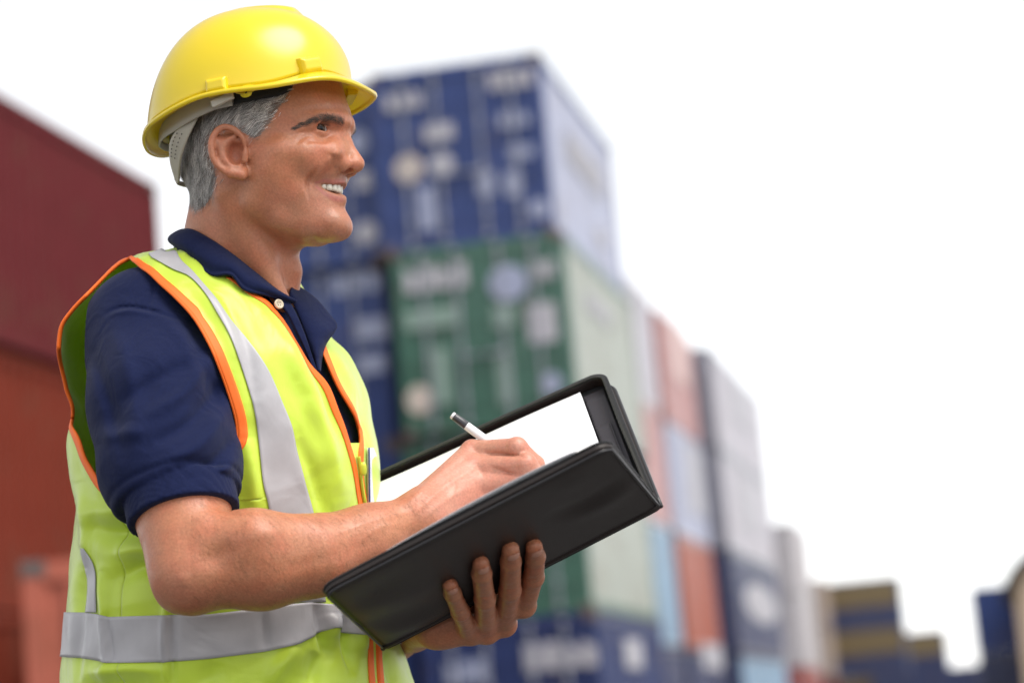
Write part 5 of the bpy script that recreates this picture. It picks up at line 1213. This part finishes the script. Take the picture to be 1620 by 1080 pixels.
def skin_material():
    m = mat('skin', rough=.42, attr='tint', noise=.05, nscale=45, bump=.26, bscale=420, spec=.46, bdist=.0012, crease=.08, cscale=110, cdist=.003)
    t = m.node_tree; N = t.nodes; L = t.links; b = N['Principled BSDF']
    b.inputs['Subsurface Weight'].default_value = .12; b.inputs['Subsurface Radius'].default_value = (1.0, .35, .2); b.inputs['Subsurface Scale'].default_value = .006
    # fine mottling
    old = b.inputs['Base Color'].links[0].from_socket
    tc = N.new('ShaderNodeTexCoord'); nz = N.new('ShaderNodeTexNoise'); nz.inputs['Scale'].default_value = 380; nz.inputs['Detail'].default_value = 5; L.new(tc.outputs['Object'], nz.inputs['Vector'])
    mr = N.new('ShaderNodeMapRange'); mr.inputs['From Min'].default_value = .3; mr.inputs['From Max'].default_value = .7; mr.inputs['To Min'].default_value = .86; mr.inputs['To Max'].default_value = 1.10; L.new(nz.outputs['Fac'], mr.inputs['Value'])
    mx = N.new('ShaderNodeVectorMath'); mx.operation = 'SCALE'; L.new(old, mx.inputs[0]); L.new(mr.outputs[0], mx.inputs['Scale']); L.new(mx.outputs[0], b.inputs['Base Color'])
    # uneven redness
    nr_ = N.new('ShaderNodeTexNoise'); nr_.inputs['Scale'].default_value = 42; nr_.inputs['Detail'].default_value = 4; nr_.inputs['Roughness'].default_value = .6; L.new(tc.outputs['Object'], nr_.inputs['Vector'])
    rp = N.new('ShaderNodeValToRGB'); rp.color_ramp.elements[0].position = .36; rp.color_ramp.elements[0].color = (1.0, 1.05, 1.05, 1); rp.color_ramp.elements[1].position = .66; rp.color_ramp.elements[1].color = (1.03, .92, .91, 1); L.new(nr_.outputs['Fac'], rp.inputs[0])
    mv = N.new('ShaderNodeVectorMath'); mv.operation = 'MULTIPLY'; L.new(mx.outputs[0], mv.inputs[0]); L.new(rp.outputs[0], mv.inputs[1]); mx = mv
    # stubble: fine dark dots where the beard grows
    at = N.new('ShaderNodeAttribute'); at.attribute_name = 'stubble'; vo = N.new('ShaderNodeTexVoronoi'); vo.inputs['Scale'].default_value = 1300; L.new(tc.outputs['Object'], vo.inputs['Vector'])
    m2 = N.new('ShaderNodeMapRange'); m2.inputs['From Min'].default_value = .12; m2.inputs['From Max'].default_value = .42; m2.inputs['To Min'].default_value = .6; m2.inputs['To Max'].default_value = 0.0; L.new(vo.outputs['Distance'], m2.inputs['Value'])
    ml = N.new('ShaderNodeMath'); ml.operation = 'MULTIPLY'; L.new(m2.outputs[0], ml.inputs[0]); L.new(at.outputs['Fac'], ml.inputs[1])
    mc = N.new('ShaderNodeMix'); mc.data_type = 'RGBA'; L.new(ml.outputs[0], mc.inputs['Factor']); L.new(mx.outputs[0], mc.inputs['A']); mc.inputs['B'].default_value = (.13, .085, .07, 1); L.new(mc.outputs['Result'], b.inputs['Base Color'])
    # oily patches: roughness varies
    n3 = N.new('ShaderNodeTexNoise'); n3.inputs['Scale'].default_value = 70; n3.inputs['Detail'].default_value = 3; L.new(tc.outputs['Object'], n3.inputs['Vector'])
    m3 = N.new('ShaderNodeMapRange'); m3.inputs['From Min'].default_value = .3; m3.inputs['From Max'].default_value = .7; m3.inputs['To Min'].default_value = .33; m3.inputs['To Max'].default_value = .52; L.new(n3.outputs['Fac'], m3.inputs['Value']); L.new(m3.outputs[0], b.inputs['Roughness'])
    return m
def build_legs(root):
    """trousers and boots, below the picture's edge, standing on the ground (world frame)"""
    o = np.array(list(root['_org'])); hip = m2w(P(380, 1190, .18))[0]; fwd = R_ * math.cos(.55) - np.array([0, 1, 0]) * math.sin(.55); fwd[2] = 0; fwd /= np.linalg.norm(fwd); lf = np.cross([0, 0, 1], fwd)
    tr = mat('dark_trousers', (.02, .024, .04), rough=.85, noise=.12, nscale=60); bt = mat('boot_leather', (.05, .03, .018), rough=.5, noise=.2, nscale=30)
    A = []
    for s in (-1, 1):
        top = np.array([hip[0], hip[1], hip[2] - .04]) + lf * .095 * s; kn = np.array([o[0], o[1], .52]) + lf * .11 * s + fwd * .02; an = np.array([o[0], o[1], .10]) + lf * .13 * s; A.append((top, kn, an))
    def sdf(p):
        d = None
        for top, kn, an in A:
            e = chain(p, [top, kn, an], [.105, .078, .062], .03); d = e if d is None else smin(d, e, .02)
        w_ = ell(p, np.array([hip[0], hip[1], hip[2] + .03]), (.19, .19, .13)); d = smin(d, w_, .05)
        return np.maximum(d, .09 - p[:, 2]) + .003 * np.sin(p[:, 2] * 60 + p[:, 0] * 20)
    V, F = nets(sdf, [o[0] - .35, o[1] - .35, .05], [o[0] + .35, o[1] + .35, hip[2] + .2], .012); mk('trousers', relax(V, F, 2), F, tr, root, frame='w')
    for top, kn, an in A:
        def sb(p, an=an):
            d = rc(p, an + [0, 0, .06], an + [0, 0, -.02], .052, .05); d = smin(d, rc(p, an + np.array([0, 0, -.045]) - fwd * .03, an + np.array([0, 0, -.055]) + fwd * .15, .046, .042), .03); return np.maximum(d, .0 - p[:, 2])
        V, F = nets(sb, an - .24, an + [.24, .24, .14], .009); mk('boot', relax(V, F, 1), F, bt, root, frame='w')
BODY_VOX = .0016
person = build_person()
hat = build_hat(); folder = build_folder(); pen = build_pen()
